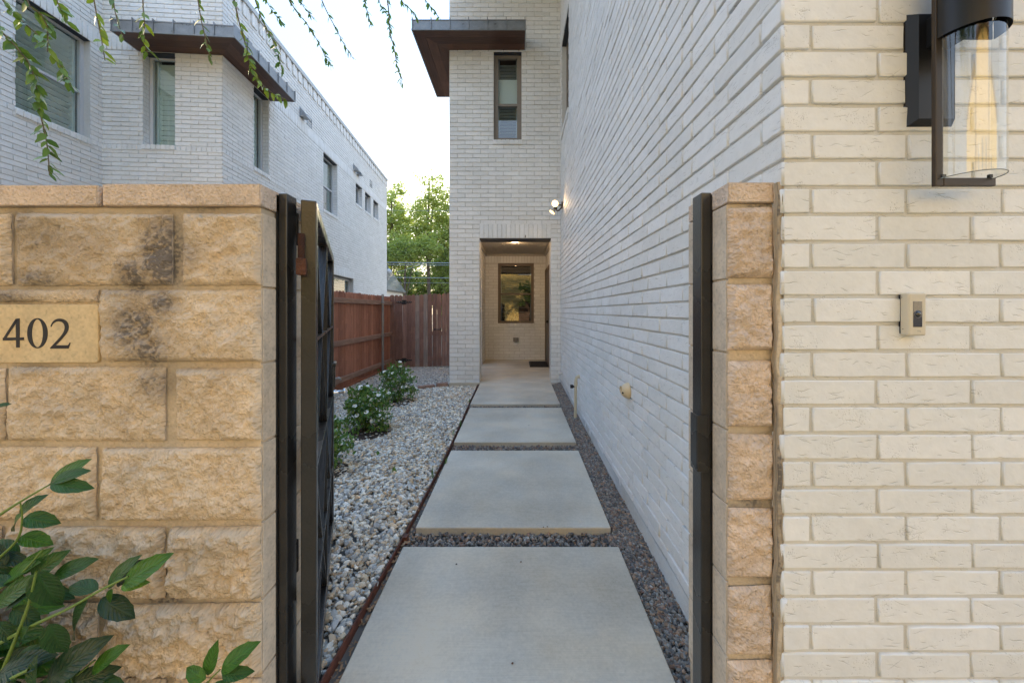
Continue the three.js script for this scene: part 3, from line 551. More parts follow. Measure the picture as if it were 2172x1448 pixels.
// houses across the street, behind the viewer: the low sun strikes them and they send its warm light back
{
  const st = [plain(.80, .60, .24, .9), plain(.78, .57, .22, .9)], rf = plain(.20, .15, .13, .9), gl = new THREE.MeshPhysicalMaterial({ color: new THREE.Color(.05, .06, .07), roughness: .05 });
  [[-9.2, 13.6, 8.6, 8.4, 'ochre stucco house across the street behind the viewer, left'], [.6, 13.2, 8.8, 8.8, 'ochre stucco house straight across the street behind the viewer'], [10.6, 13.8, 8.8, 8.2, 'ochre stucco house across the street behind the viewer, right']].forEach(([x, z, w, h, label], i) => {
    const t = thing('street_house', label, 'house', 'sunlit houses across the street', [x, -.1, z]);
    mesh('wall', box(-w / 2, w / 2, 0, h, 0, 6), st[i % 2], t); mesh('roof', box(-w / 2 - .3, w / 2 + .3, h, h + .25, -.35, 6.3, .02), rf, t);
    for (const px of [-w * .3, 0, w * .3]) for (const py of [1.0, 4.4]) { if (px === 0 && py < 2) continue; const n = part('window', t); mesh('frame', [box(px - .55, px + .55, py, py + .07, -.05, -.002), box(px - .55, px + .55, py + 1.43, py + 1.5, -.05, -.002), box(px - .55, px - .48, py + .07, py + 1.43, -.05, -.002), box(px + .48, px + .55, py + .07, py + 1.43, -.05, -.002)], M.framePale, n); mesh('pane', box(px - .48, px + .48, py + .07, py + 1.43, -.02, -.004), gl, n); }
    const d = part('door', t); mesh('door_leaf', box(-.5, .5, 0, 2.15, -.04, -.003), plain(.12, .06, .035, .5), d); mesh('door_knob', new THREE.SphereGeometry(.04, 10, 8).translate(.4, 1.05, -.07), M.chrome, d);
  });
}
// ───────────────────────── fences ─────────────────────────
function picket(w, h, t, r) { const c = Math.min(.028, w * .3) * (.8 + .4 * r()), s = new THREE.Shape([[-w / 2, 0], [w / 2, 0], [w / 2, h - c], [w / 2 - c, h], [-w / 2 + c, h], [-w / 2, h - c]].map(p => new THREE.Vector2(...p))); return uvMetres(new THREE.ExtrudeGeometry(s, { depth: t, bevelEnabled: false })); }
{
  const X = -2.79, f = thing('board_fence', 'reddish brown board fence with three rails running along the gravel', 'fence', null, [X, 0, 0]), r = rngOf(3001);
  for (let D = 1.3; D < 8.0;) { const w = .098 + r() * .006, g = picket(w, 1.57 + (r() - .5) * .014, .016, r); const q = r() * 3, uv = g.attributes.uv; for (let i = 0; i < uv.count; i++) uv.setXY(i, uv.getX(i) + q, uv.getY(i) + q * 1.7); mesh('picket', g.rotateY(Math.PI / 2).translate(-.016 + (r() - .5) * .004, -.01, -D - w / 2), M.fence[Math.floor(r() * 4)], f); D += w + .003 + r() * .002; }
  for (const y of [1.375, .707, .128]) { const g = box(-.04, .04, 0, 6.75, -.019, .019, .004); mesh('rail', g.rotateX(-Math.PI / 2).rotateZ(Math.PI / 2).translate(.021, y + .04, -1.28), M.rail, f); }
  mesh('kick_board', box(.002, .02, -.03, .055, -8.0, -1.3, .003), M.fence[3], f);
  for (const D of [2.5, 4.95, 7.39]) { const p = part('post', f); mesh('pipe', new THREE.CylinderGeometry(.024, .024, 1.66, 14).translate(.065, .75, -D), M.zinc, p); mesh('cap', new THREE.SphereGeometry(.0245, 12, 6, 0, 6.3, 0, 1.57).scale(1, .4, 1).translate(.065, 1.58, -D), M.zinc, p); for (const y of [1.415, .747, .168]) mesh('clamp', box(.03, .093, y - .014, y + .014, -D - .03, -D + .034, .004), M.zinc, p); }
}
{
  const g = thing('wooden_gate', 'weathered brown picket gate with black strap hinges at the back of the gravel', 'gate', null, [-2.80, 0, -8.05]), r = rngOf(3101);
  let x = 0, i = 0; while (x < 1.70) { const w = .086 + r() * .008, y0 = lerp(.0, .05, x / 1.7), h = lerp(1.585, 1.64, x / 1.7) - y0 + (r() - .5) * .016, q = picket(w, h, .017, r), o = r() * 3, uv = q.attributes.uv; for (let k = 0; k < uv.count; k++) uv.setXY(k, uv.getX(k) + o, uv.getY(k) + o * 1.3); const grey = i === 6 || i === 8; mesh('picket', q.rotateZ((r() - .5) * .006).translate(x + w / 2, y0 + .005, (r() - .5) * .004), grey ? M.gateWood[3] : M.gateWood[Math.floor(r() * 3)], g); x += w + (x > .65 ? .007 + r() * .004 : .002); i++; }
  for (const y of [1.42, .75, .2]) mesh('rail', box(0, 1.72, y - .045, y + .045, -.04, -.002, .003), M.rail, g);
  for (const y of [1.44, .17]) {
    const h = part('hinge', g), s = new THREE.Shape(); s.moveTo(-.175, 0); s.lineTo(-.165, .014); s.lineTo(-.06, .018); s.quadraticCurveTo(-.05, .045, -.025, .046); s.lineTo(.025, .046); s.quadraticCurveTo(.05, .045, .06, .018); s.lineTo(.165, .014); s.lineTo(.175, 0); s.lineTo(.165, -.014); s.lineTo(.06, -.018); s.quadraticCurveTo(.05, -.045, .025, -.046); s.lineTo(-.025, -.046); s.quadraticCurveTo(-.05, -.045, -.06, -.018); s.lineTo(-.165, -.014);
    mesh('strap', new THREE.ExtrudeGeometry(s, { depth: .005, bevelEnabled: false }).translate(.31, y, .021), M.rubber, h); mesh('barrel', new THREE.CylinderGeometry(.008, .008, .095, 10).translate(.31, y, .03), M.rubber, h);
    for (const dx of [-.15, -.1, -.05, .05, .1, .15]) mesh('screw', new THREE.SphereGeometry(.006, 8, 5).scale(1, 1, .5).translate(.31 + dx, y, .0265), M.chrome, h);
  }
  mesh('handle', [tube([V(.98, .845, .02), V(.985, .845, .055), V(1.11, .845, .055), V(1.115, .845, .02)], .007, 16, 6), box(.965, .99, .825, .865, .02, .024), box(1.105, 1.13, .825, .865, .02, .024)], M.rubber, g);
}

// ───────────────────────── stone walls at the gate ─────────────────────────
// split-faced block: a rough broken face inside a pitched margin; x, y in metres on the wall, z outwards
const rough1 = fbm(7, 4, 4001, .55), rough2 = fbm(40, 3, 4011, .6);
function blockGeometry(x0, x1, y0, y1, amp, seed, back = .03) {
  const nx = Math.max(8, Math.round((x1 - x0) / .005)), ny = Math.max(8, Math.round((y1 - y0) / .005)), g = new THREE.PlaneGeometry(1, 1, nx, ny), p = g.attributes.position, r = rngOf(seed), uv = [], ph = r() * 9;
  const sag = [r(), r(), r(), r()].map(t => (t - .5) * .006);
  for (let i = 0; i < p.count; i++) {
    const a = p.getX(i) + .5, b = p.getY(i) + .5, ex = Math.min(a, 1 - a) * (x1 - x0), ey = Math.min(b, 1 - b) * (y1 - y0), e = Math.min(ex, ey);
    let x = lerp(x0, x1, a), y = lerp(y0, y1, b);
    if (ex < 1e-5) x += (rough2(y * 1.3 + seed, .3 + seed * .1) - .5) * .008 * (e < 1e-5 ? 1 : 0); if (ey < 1e-5) y += (rough2(x * 1.3 + seed, .7) - .5) * .006 + lerp(sag[0], sag[1], a) * (b > .5 ? 1 : -.6);
    const m = sstep(e, 0, .014), big = rough1(x * .8 + ph, y * .8 + seed * .37), fine = rough2(x * 1.1 + ph, y * 1.1), chip = Math.abs(rough1(x * 1.6 + 3.1 + ph, y * 1.6) - .5) * 2;
    const z = m * (amp * (.3 + 1.3 * (big - .35) + .95 * (fine - .5) + .55 * (chip - .4))) - (1 - sstep(e, 0, .005)) * .004;
    p.setXYZ(i, x, y, z); uv.push((x - STONE.x0) / STONE.size, (y - STONE.y0) / STONE.size);
  }
  g.setAttribute('uv', new THREE.Float32BufferAttribute(uv, 2)); g.computeVertexNormals();
  return g;
}
function skirt(x0, x1, y0, y1, back) { const g = box(x0 + .002, x1 - .002, y0 + .002, y1 - .002, -back, -.006); return g; }
{
  const w = thing('stone_wall', 'tan split-face stone wall on the left carrying the 402 address plaque', 'wall', null, [0, 0, -1.0]);
  const X = px => (px - 1098) / F, Y = py => EYE + (659 - py) / F, R = -.7035;
  const rows = [[452, 604, [[-330, 20], [32, 362], [386, 0]]], [613, 767, [[-130, -1], [213, 0]]], [780, 935, [[-335, 6], [15, 347], [372, 0]]], [949, 1105, [[-135, 200], [215, 0]]], [1118, 1270, [[-330, 0], [14, 346], [358, 0]]], [1282, 1430, [[-130, 203], [221, 0]]], [1443, 1590, [[-330, 0], [14, 348], [364, 0]]]];
  for (const q of rows) { const l = q[2][0][0]; q[2].unshift([l - 700, l - 358], [l - 350, l - 10]); }
  let k = 0;
  for (const [a, b, list] of rows) for (const [l, rr] of list) {
    const x0 = X(l), x1 = rr === 0 && l > 0 ? R : X(rr), y0 = Y(b), y1 = Y(a); if (rr === -1) continue; if (x1 < -2.76) continue;
    const q = part('block', w), deep = a > 1100 ? .032 : .021; mesh('split_face', blockGeometry(x0, x1, y0, y1, deep, 50 + k++), a > 1000 || x0 < -1.75 ? M.stoneLow : M.stone, q); mesh('block_body', skirt(x0, x1, y0, y1, .05), M.stoneSawn, q);
  }
  // stones around the plaque
  { const q = part('block', w); mesh('split_face', blockGeometry(X(-130), X(203), Y(640), Y(613), .006, 98), M.stone, q); mesh('block_body', skirt(X(-130), X(203), Y(640), Y(613), .04), M.stoneSawn, q); }
  const plq = part('address_plaque', w);
  const ps = new THREE.Shape(), a0 = X(-118), a1 = X(206), b0 = Y(768), b1 = Y(647), c = .010; ps.moveTo(a0 + c, b0); ps.lineTo(a1 - c, b0); ps.quadraticCurveTo(a1, b0, a1, b0 + c); ps.lineTo(a1, b1 - c); ps.quadraticCurveTo(a1, b1, a1 - c, b1); ps.lineTo(a0 + c, b1); ps.quadraticCurveTo(a0, b1, a0, b1 - c); ps.lineTo(a0, b0 + c); ps.quadraticCurveTo(a0, b0, a0 + c, b0);
  mesh('plaque_stone', uvMetres(new THREE.ExtrudeGeometry(ps, { depth: .045, bevelEnabled: true, bevelSize: .002, bevelThickness: .003, bevelSegments: 2 }).translate(0, 0, -.048)), M.plaque, plq);
  // the cut, blackened numerals 4 0 2 (thick and thin strokes)
  const P = (px, py) => new THREE.Vector2(X(px), Y(py)), poly = (...pts) => new THREE.Shape(pts.map(([x, y]) => P(x, y)));
  const four = [poly([33, 676], [41, 675], [41, 737], [34, 737]), poly([33, 676], [36, 681], [12, 717], [6, 718]), poly([6, 716], [50, 715], [50, 721], [6, 722])];
  const zero = new THREE.Shape(); zero.absellipse(X(79), Y(706.5), 21.5 / F, 32 / F, 0, Math.PI * 2); const hole = new THREE.Path(); hole.absellipse(X(79), Y(706.5), 12 / F, 29.5 / F, 0, Math.PI * 2); zero.holes.push(hole);
  const t2 = new THREE.Shape(); const mv = (m, ...v) => { const o = []; for (let i = 0; i < v.length; i += 2) o.push(X(v[i]), Y(v[i + 1])); t2[m](...o); };
  mv('moveTo', 107, 692); mv('bezierCurveTo', 110, 681, 117, 675.5, 126, 675.5); mv('bezierCurveTo', 138, 675.5, 145, 683, 145, 693); mv('bezierCurveTo', 145, 703, 138, 711, 128, 722); mv('lineTo', 118, 732); mv('lineTo', 141, 732); mv('bezierCurveTo', 145, 732, 146, 730, 147.5, 726); mv('lineTo', 149, 727); mv('lineTo', 145, 739); mv('lineTo', 106, 739); mv('lineTo', 106, 737.5); mv('lineTo', 120, 722.5); mv('bezierCurveTo', 131, 711, 137, 703, 137, 694); mv('bezierCurveTo', 137, 686, 132, 681.5, 124, 681.5); mv('bezierCurveTo', 116, 681.5, 111, 686, 108.5, 693);
  const ink = new THREE.MeshStandardMaterial({ color: new THREE.Color(.022, .02, .022), roughness: .7, map: M.black.map });
  const ext = s => uvMetres(new THREE.ExtrudeGeometry(s, { depth: .0016, bevelEnabled: false, curveSegments: 20 }).translate(0, 0, -.0005));
  mesh('numeral', [four[0], four[1]].map(ext).concat(ext(four[2]).translate(0, 0, .0003)), ink, plq); mesh('numeral', ext(zero), ink, plq); mesh('numeral', ext(t2), ink, plq);
  // cap stones
  for (const [l, rr, top] of [[-1160, -809, 391], [-805, -464, 392], [-460, -125, 392], [-121, 209, 392.5], [219, 0, 390]]) { const x0 = X(l), x1 = rr ? X(rr) : R + .003; const q = part('cap_stone', w); mesh('cap_body', uvMetres(box(x0, x1, Y(437), Y(top), -.205, .004, .004)).translate(0, 0, 0), M.stoneClean, q); }
  // mortar core, and the smooth sawn end facing the gate
  mesh('mortar', (() => { const g = box(X(-1160), R - .004, -.15, Y(438), -.2, -.009); const p = g.attributes.position, u = []; for (let i = 0; i < p.count; i++) u.push((p.getX(i) - STONE.x0) / STONE.size, (p.getY(i) - STONE.y0) / STONE.size); g.setAttribute('uv', new THREE.Float32BufferAttribute(u, 2)); return g; })(), M.stoneMortar, w);
  for (const [a, b] of [[450, 607], [611, 770], [774, 939], [944, 1108], [1113, 1273], [1278, 1432], [1437, 1600]]) mesh('end_block', box(R - .03, R + .001, Y(b), Y(a), -.202, -.010, .003), M.stoneSawn, w);
}
{
  const D = 1.0216, p = thing('stone_pillar', 'narrow tan split-face stone pillar against the right house corner', 'pillar', null, [0, 0, -D]);
  const X = px => (px - 1098) / F * D, Y = py => EYE + (659 - py) / F * D, L = X(1545), R = WX - .009; let k = 0;
  for (const [a, b] of [[440, 588], [601, 743], [764, 905], [921, 1060], [1078, 1224], [1243, 1388], [1402, 1550]]) { const q = part('block', p); mesh('split_face', blockGeometry(L, R - .004 - (k % 3) * .003, Y(b), Y(a), .02, 150 + k++).translate(0, 0, .002), M.stoneClean, q); mesh('block_body', skirt(L, R - .008, Y(b), Y(a), .05), M.stoneSawn, q); }
  mesh('cap_stone', box(L - .002, R - .003, Y(430), Y(387), -.235, .004, .004), M.stoneClean, p);
  mesh('mortar', box(L + .004, R, -.2, Y(431), -.232, -.006), M.stoneMortar, p);
  { const q = rngOf(161), pts = []; for (let i = 0; i <= 40; i++) pts.push(V(WX - .010 + (q() - .5) * .005, lerp(-.2, Y(392), i / 40), .0125 + (q() - .5) * .006)); mesh('mortar_bead', uvMetres(tube(pts, .0125, 120, 8)), M.stoneMortar, p); }
  for (const [a, b] of [[432, 590], [594, 747], [751, 912], [916, 1070], [1074, 1236], [1240, 1396], [1400, 1560]]) mesh('end_block', box(L - .001, L + .03, Y(b), Y(a), -.236, -.008, .003), M.stoneSawn, p);
}

// ───────────────────────── metal gate ─────────────────────────
{
  const post = thing('gate_post', 'black steel hinge post fixed to the end of the address wall', 'gate post', 'steel gate posts', [-.69, 0, -1.095]);
  mesh('tube', box(-.011, .015, -.1, 1.594, -.025, .025, .004), M.black, post); mesh('flange', box(-.0125, -.0105, -.1, 1.588, -.03, .032), M.black, post);
  for (const y of [1.50, .5]) mesh('weld', box(.004, .017, y - .05, y + .05, -.033, -.022, .004), M.rubber, post);
  const jamb = thing('gate_post', 'black steel latch post fixed to the right stone pillar', 'gate post', 'steel gate posts', [.571, 0, -1.135]);
  mesh('tube', box(-.016, .016, -.1, 1.608, -.028, .028, .004), M.black, jamb); mesh('flange', box(.0145, .0165, -.1, 1.60, -.034, .034), M.black, jamb);
  mesh('strike_plate', box(-.030, .004, .765, .935, .0282, .0335, .002), M.black, jamb); mesh('strike_lip', box(-.031, -.026, .765, .935, -.01, .03, .002), M.black, jamb);

  const turn = Math.atan2(1, -.4517), gate = thing('metal_gate', 'black metal gate with crossed diagonal bars standing open to the left', 'gate', null, [-.628, 0, -1.1], 0);
  gate.rotation.y = turn;                                     // +x runs along the leaf, away from the hinge
  const L = 1.14, T = .042, y0 = .0, y1 = 1.568, S = .04, m = M.black, bx = (n, ...a) => mesh(n, box(...a), m, gate);
  bx('stile', 0, S, y0, y1 + .015, -T / 2, T / 2, .004); bx('stile', L - S, L, y0, y1 - .005, -T / 2, T / 2, .004);
  const top = box(-L / 2 + S, L / 2 - S, -.02, .02, -T / 2 + .0005, T / 2 - .0005, .004).rotateZ(-.014).translate(L / 2, y1 - .012, 0); mesh('top_rail', top, m, gate);
  bx('bottom_rail', S, L - S, y0 + .002, y0 + .042, -T / 2 + .0005, T / 2 - .0005, .004);
  const hs = [1.16, .76, .36], c = L / 2; for (const y of hs) for (const [a, b] of [[S, c - .005], [c + .005, L - S]]) bx('cross_rail', a, b, y - .005, y + .005, -.0185, .0185);
  bx('centre_bar', c - .005, c + .005, y0 + .042, y1 - .03, -.0175, .0175);
  const diag = (x0, ya, x1, yb, d) => mesh('diagonal_bar', bar(V(x0, ya, 0), V(x1, yb, 0), .009, d, V(0, 0, 1)), m, gate);
  for (const [a, b] of [[S, c - .005], [c + .005, L - S]]) for (const [ya, yb] of [[.765, 1.53], [.042, .755]]) { diag(a, ya, b, yb, .034); diag(a, yb, b, ya, .0335); }
  for (const y of [1.41, .07]) { const h = part('hinge', gate); mesh('barrel', new THREE.CylinderGeometry(.009, .009, .075, 12).translate(-.014, y + .03, -.018), M.rust, h); mesh('hinge_leaf', box(-.03, -.006, y - .055, y - .006, -.03, -.004, .003), M.rust, h); mesh('pin', new THREE.CylinderGeometry(.006, .006, .1, 8).translate(-.006, y + .01, -.02), M.rust, h); }
  const lock = part('latch', gate); mesh('lock_box', box(L - .005, L + .045, .80, .945, -.018, .028, .003), M.black, lock); mesh('cover_plate', box(L - .06, L + .05, .93, .95, -.02, .034, .003), M.black, lock);
  mesh('thumb_turn', tube([V(L + .02, .85, .028), V(L + .02, .85, .05), V(L + .035, .84, .055)], .006, 8, 8), M.zinc, lock);
  mesh('knob', new THREE.LatheGeometry([[0, .075], [.014, .072], [.021, .06], [.02, .05], [.012, .044], [.01, .02], [.016, .012], [.016, 0]].map(q => new THREE.Vector2(...q)), 18).rotateX(Math.PI / 2).translate(L - .02, .775, .02), M.chrome, lock);
}

// ───────────────────────── fittings on the near house ─────────────────────────
const at = (px, py, D) => V((px - 1098) / F * D, EYE + (659 - py) / F * D, -D);
{ // wall lantern
  const l = thing('wall_lantern', 'black wall lantern with curved clear glass on the cream brick wall', 'lantern', null, [1.118, 1.9, -.992]);
  const m = plain(.018, .017, .017, .38, { metalness: .3 }), br = plain(.05, .038, .03, .35, { metalness: .4 });
  const bev = (w, h, d, b) => { const s = new THREE.Shape([[-w / 2 + b, -h / 2 + b], [w / 2 - b, -h / 2 + b], [w / 2 - b, h / 2 - b], [-w / 2 + b, h / 2 - b]].map(p => new THREE.Vector2(...p))); return new THREE.ExtrudeGeometry(s, { depth: d * .3, bevelEnabled: true, bevelSize: b, bevelThickness: d * .7, bevelSegments: 1, bevelOffset: 0 }); };
  mesh('back_plate', bev(.124, .306, .03, .014).translate(-.002, 0, -.012), m, l);
  mesh('screw', new THREE.CylinderGeometry(.005, .005, .008, 10).rotateX(Math.PI / 2).translate(.0, .0, .022), M.zinc, l);
  mesh('arm', box(-.03, .03, .045, .125, .012, .062, .004), m, l);
  const cx = .024, cz = .057, y0 = -.32, yS = .042, R = .07;
  mesh('frame', [box(cx - .077, cx - .057, y0 - .012, .34, cz - .008, cz + .003, .002), box(cx - .0565, cx + .077, y0 - .012, y0 + .009, cz - .008, cz + .003, .002)], br, l);
  const half = (r, ya, yb) => new THREE.CylinderGeometry(r, r, yb - ya, 40, 1, true, -Math.PI / 2, Math.PI).translate(cx, (ya + yb) / 2, cz);
  mesh('glass', half(R - .003, y0 + .006, yS + .02), new THREE.MeshPhysicalMaterial({ color: new THREE.Color(.93, .94, .92), transmission: 1, thickness: 0, roughness: .05, ior: 2.0, side: THREE.DoubleSide }), l);
  mesh('glass_rim', tube(Array.from({ length: 19 }, (_, i) => V(cx - Math.cos(i / 18 * Math.PI) * (R - .003), y0 + .006, cz + Math.sin(i / 18 * Math.PI) * (R - .003))), .0012, 40, 5), plain(.25, .27, .25, .2), l);
  mesh('shade', [half(R + .004, yS, .34), new THREE.CylinderGeometry(R + .003, R + .003, .004, 40, 1, false, -Math.PI / 2, Math.PI).translate(cx, .33, cz), box(cx - R - .003, cx + R + .003, yS + .002, .338, cz - .004, cz - .001)], new THREE.MeshStandardMaterial({ color: new THREE.Color(.018, .017, .017), roughness: .34, metalness: .3, side: THREE.DoubleSide }), l);
  mesh('lamp_lens', new THREE.SphereGeometry(.05, 24, 6, 0, Math.PI, Math.PI / 2, .5).scale(1, .5, 1).translate(cx, yS + .034, cz + .004), new THREE.MeshPhysicalMaterial({ color: new THREE.Color(.5, .5, .46), roughness: .15, transmission: .5, thickness: 0, side: THREE.DoubleSide }), l);
  for (const a of [.35, 2.8]) mesh('clip', box(-.004, .004, -.004, .004, -.003, .003).translate(cx - Math.cos(a) * R * .9, y0 + .012, cz + Math.sin(a) * .012), m, l);
}
{ // video doorbell
  const d = thing('video_doorbell', 'small beige video doorbell with dark lens window on cream brick', 'doorbell', null, [1.0585, 1.241, -.992]);
  const body = plain(.62, .55, .42, .4);
  mesh('case', new RoundedBoxGeometry(.047, .114, .024, 4, .005).translate(0, 0, .012), body, d);
  mesh('mount', box(-.0215, .0215, -.052, .052, -.004, .001), M.rubber, d);
  mesh('lens_window', box(-.0125, .0115, -.034, .034, .0236, .0246, .0004), new THREE.MeshPhysicalMaterial({ color: new THREE.Color(.022, .02, .03), roughness: .06, clearcoat: 1, clearcoatRoughness: .04 }), d);
  mesh('button_ring', new THREE.TorusGeometry(.0095, .0012, 8, 28).translate(0, .0, .0248), plain(.12, .12, .14, .3), d);
  mesh('camera_dome', new THREE.SphereGeometry(.008, 20, 10, 0, 6.2832, 0, 1.5).rotateX(Math.PI / 2).scale(1, 1, .6).translate(0, .0, .0246), new THREE.MeshPhysicalMaterial({ color: new THREE.Color(.015, .015, .018), roughness: .05, clearcoat: 1 }), d);
  for (const [y, z] of [[.045, .006], [-.04, .009]]) mesh('screw', new THREE.SphereGeometry(.0012, 6, 4).translate(-.0236, y, z), M.rubber, d);
  const c = document.createElement('canvas'); c.width = 128; c.height = 48; const g = c.getContext('2d'); g.fillStyle = 'rgb(206,197,175)'; g.fillRect(0, 0, 128, 48); g.fillStyle = 'rgb(120,112,98)'; g.font = '34px sans-serif'; g.textAlign = 'center'; g.textBaseline = 'middle'; g.fillText('ring', 64, 22);
  const t = new THREE.CanvasTexture(c); t.colorSpace = THREE.SRGBColorSpace;
  mesh('lettering', new THREE.PlaneGeometry(.02, .0075).translate(.003, -.0445, .0243), new THREE.MeshStandardMaterial({ map: t, roughness: .4 }), d);
}
{ // twin floodlight
  const f = thing('floodlight', 'twin bulb floodlight glowing on the passage wall beside the tower', 'floodlight', null, [WX - .008, 2.93, -5.83]);
  const br = plain(.10, .065, .045, .5, { metalness: .3 });
  mesh('base', new THREE.CylinderGeometry(.055, .06, .025, 24).rotateZ(Math.PI / 2).translate(-.012, 0, 0), br, f);
  const prof = [[.016, -.055], [.02, -.045], [.032, -.02], [.052, .0], [.054, .008], [.05, .012]].map(p => new THREE.Vector2(...p));
  const bulb = (pos, dir, glow) => {
    const q = new THREE.Quaternion().setFromUnitVectors(V(0, 1, 0), dir.clone().normalize()), put = g => g.applyQuaternion(q).translate(pos.x, pos.y, pos.z), b = part('bulb', f);
    mesh('reflector', put(new THREE.LatheGeometry(prof, 24)), plain(.62, .63, .62, .25, { metalness: .6, side: THREE.DoubleSide }), b);
    mesh('bulb_lens', put(new THREE.SphereGeometry(.052, 20, 8, 0, 6.2832, 0, Math.PI / 2).scale(1, .22, 1).translate(0, .008, 0)), new THREE.MeshStandardMaterial({ color: new THREE.Color(.9, .8, .6), emissive: new THREE.Color(1, .62, .26), emissiveIntensity: glow, roughness: .3 }), b);
    mesh('socket', put(new THREE.CylinderGeometry(.021, .019, .06, 16).translate(0, -.075, 0)), br, b);
    const l = new THREE.SpotLight(new THREE.Color(1, .66, .34), glow * .07, 8, 1.15, .8, 2); l.position.copy(pos).addScaledVector(dir.clone().normalize(), .035); l.target.position.copy(pos).addScaledVector(dir, 2); l.castShadow = true; l.shadow.radius = 2; f.add(l, l.target);
    mesh('bracket', tube([V(-.015, pos.y * .35, pos.z * .3), V(pos.x * .5, pos.y * .75, pos.z * .6 - .05), pos.clone().addScaledVector(dir.clone().normalize(), -.10)], .011, 10, 8), br, f);
  };
  bulb(V(-.13, .015, .03), V(.05, -.12, 1).normalize(), 3.2);
  bulb(V(-.165, -.10, -.01), V(-.75, -1, .15).normalize(), 1.6);
  mesh('conduit', tube([V(.0, -.05, .0), V(-.004, -.25, .02)], .004), M.pvcWhite, f);
}
{ // recessed porch light
  const f = thing('porch_light', 'lit recessed round light in the porch ceiling', 'ceiling light', null, [-.05, 2.65, -7.42]);
  mesh('trim_ring', new THREE.TorusGeometry(.075, .010, 8, 36).rotateX(Math.PI / 2).translate(0, -.002, 0), plain(.6, .58, .54, .4), f);
  mesh('light_disc', new THREE.CylinderGeometry(.07, .07, .006, 32).translate(0, -.005, 0), new THREE.MeshStandardMaterial({ color: new THREE.Color(.9, .8, .6), emissive: new THREE.Color(1, .68, .34), emissiveIntensity: 4.5 }), f);
  const l = new THREE.PointLight(new THREE.Color(1, .66, .36), .8, 0, 2); l.position.set(0, -.03, 0); l.castShadow = true; l.shadow.radius = 3; f.add(l);
}
{ // weatherproof outlet, door mat, pipes, conduit cap
  const o = thing('outlet_box', 'grey weatherproof outlet box on the porch back wall', 'outlet', null, [-.045, .545, -9.035]);
  mesh('box', box(-.07, .07, -.05, .05, 0, .04, .006), M.zinc, o); for (const x of [-.034, .034]) mesh('cover_flap', box(x - .03, x + .03, -.043, .043, .04, .05, .004), M.frameTaupe, o);
  const mat = thing('door_mat', 'black rubber mat by the door inside the porch', 'mat', null, [.47, .05, -8.2]);
  mesh('mat_base', box(-.21, .20, .0, .012, -.4, .4, .004), M.rubber, mat); for (let i = 0; i < 12; i++) mesh('rib', box(-.195, .185, .0118, .019, -.375 + i * .064, -.335 + i * .064, .002), M.rubber, mat);
  const p = thing('drain_pipe', 'upright beige plastic pipe with elbow and black cap by the brick wall', 'pipe', null, [.668, 0, -4.24]);
  mesh('riser', tube([V(0, -.06, 0), V(.005, .42, 0), V(.008, .455, 0), V(.02, .485, 0), V(.062, .49, 0)], .0165, 40, 14), M.pvc, p);
  mesh('coupling', new THREE.CylinderGeometry(.021, .021, .05, 16).translate(.005, .40, 0), M.pvc, p); mesh('elbow_cuff', new THREE.CylinderGeometry(.021, .021, .03, 16).rotateZ(Math.PI / 2).translate(.045, .49, 0), M.pvc, p);
  mesh('valve_cap', [new THREE.CylinderGeometry(.021, .021, .03, 16).rotateZ(Math.PI / 2).translate(-.042, .375, .0), new THREE.CylinderGeometry(.012, .012, .03, 10).rotateZ(Math.PI / 2).translate(-.02, .375, 0)], M.rubber, p);
  const e = thing('drain_elbow', 'short white plastic drain elbow low in the corner by the tower', 'pipe', null, [WX - .01, .235, -5.86]);
  mesh('elbow', tube([V(.01, .02, 0), V(-.045, .02, .0), V(-.075, .005, .008), V(-.085, -.05, .012)], .017, 24, 12), M.pvcWhite, e); mesh('cuff', new THREE.CylinderGeometry(.021, .021, .03, 14).translate(-.084, -.04, .012), M.pvcWhite, e);
  const c = thing('conduit_cap', 'round beige plastic hood cap on the lower passage wall', 'wall cap', null, [WX - .006, .735, -2.36]);
  mesh('hood', new THREE.SphereGeometry(.052, 28, 16, 0, 6.2832, 0, 1.45).scale(1, 1.15, 1).rotateZ(Math.PI / 2).scale(1.0, 1, 1), plain(.70, .55, .33, .4), c);
  mesh('gasket', new THREE.CylinderGeometry(.055, .055, .008, 28).rotateZ(Math.PI / 2).translate(.002, 0, 0), M.slatGrey, c);
  mesh('screw', new THREE.SphereGeometry(.007, 10, 6).translate(-.05, -.008, .024), M.rubber, c);
  mesh('knock_out', new THREE.CylinderGeometry(.022, .022, .006, 18).rotateZ(Math.PI / 2).translate(-.055, .008, -.006), plain(.48, .34, .18, .6), c);
}
{ // two small figures behind the porch window
  for (const [x, h, label] of [[-.245, .26, 'larger pale bearded figurine behind the porch window'], [-.06, .20, 'smaller white figurine behind the porch window beside the larger one']]) {
    const f = thing('figurine', label, 'figurine', 'figurines behind the porch window', [x, 1.0, -9.20]), s = h / .26;
    mesh('body', new THREE.LatheGeometry([[0, 0], [.075, .0], [.08, .04], [.06, .12], [.03, .15], [0, .155]].map(([a, b]) => new THREE.Vector2(a * s, b * s)), 16), plain(.55, .50, .48, .9), f);
    mesh('head', new THREE.SphereGeometry(.042 * s, 14, 10).translate(0, .165 * s, .005), plain(.55, .36, .27, .8), f);
    mesh('cap', new THREE.SphereGeometry(.05 * s, 14, 8, 0, 6.2832, 0, 1.4).scale(1, 1.3, 1).translate(0, .185 * s, 0), plain(.6, .58, .56, .9), f);
    mesh('shelf_foot', box(-.09 * s, .09 * s, -.01, 0, -.06, .06), M.frameBrown, f);
  }
}

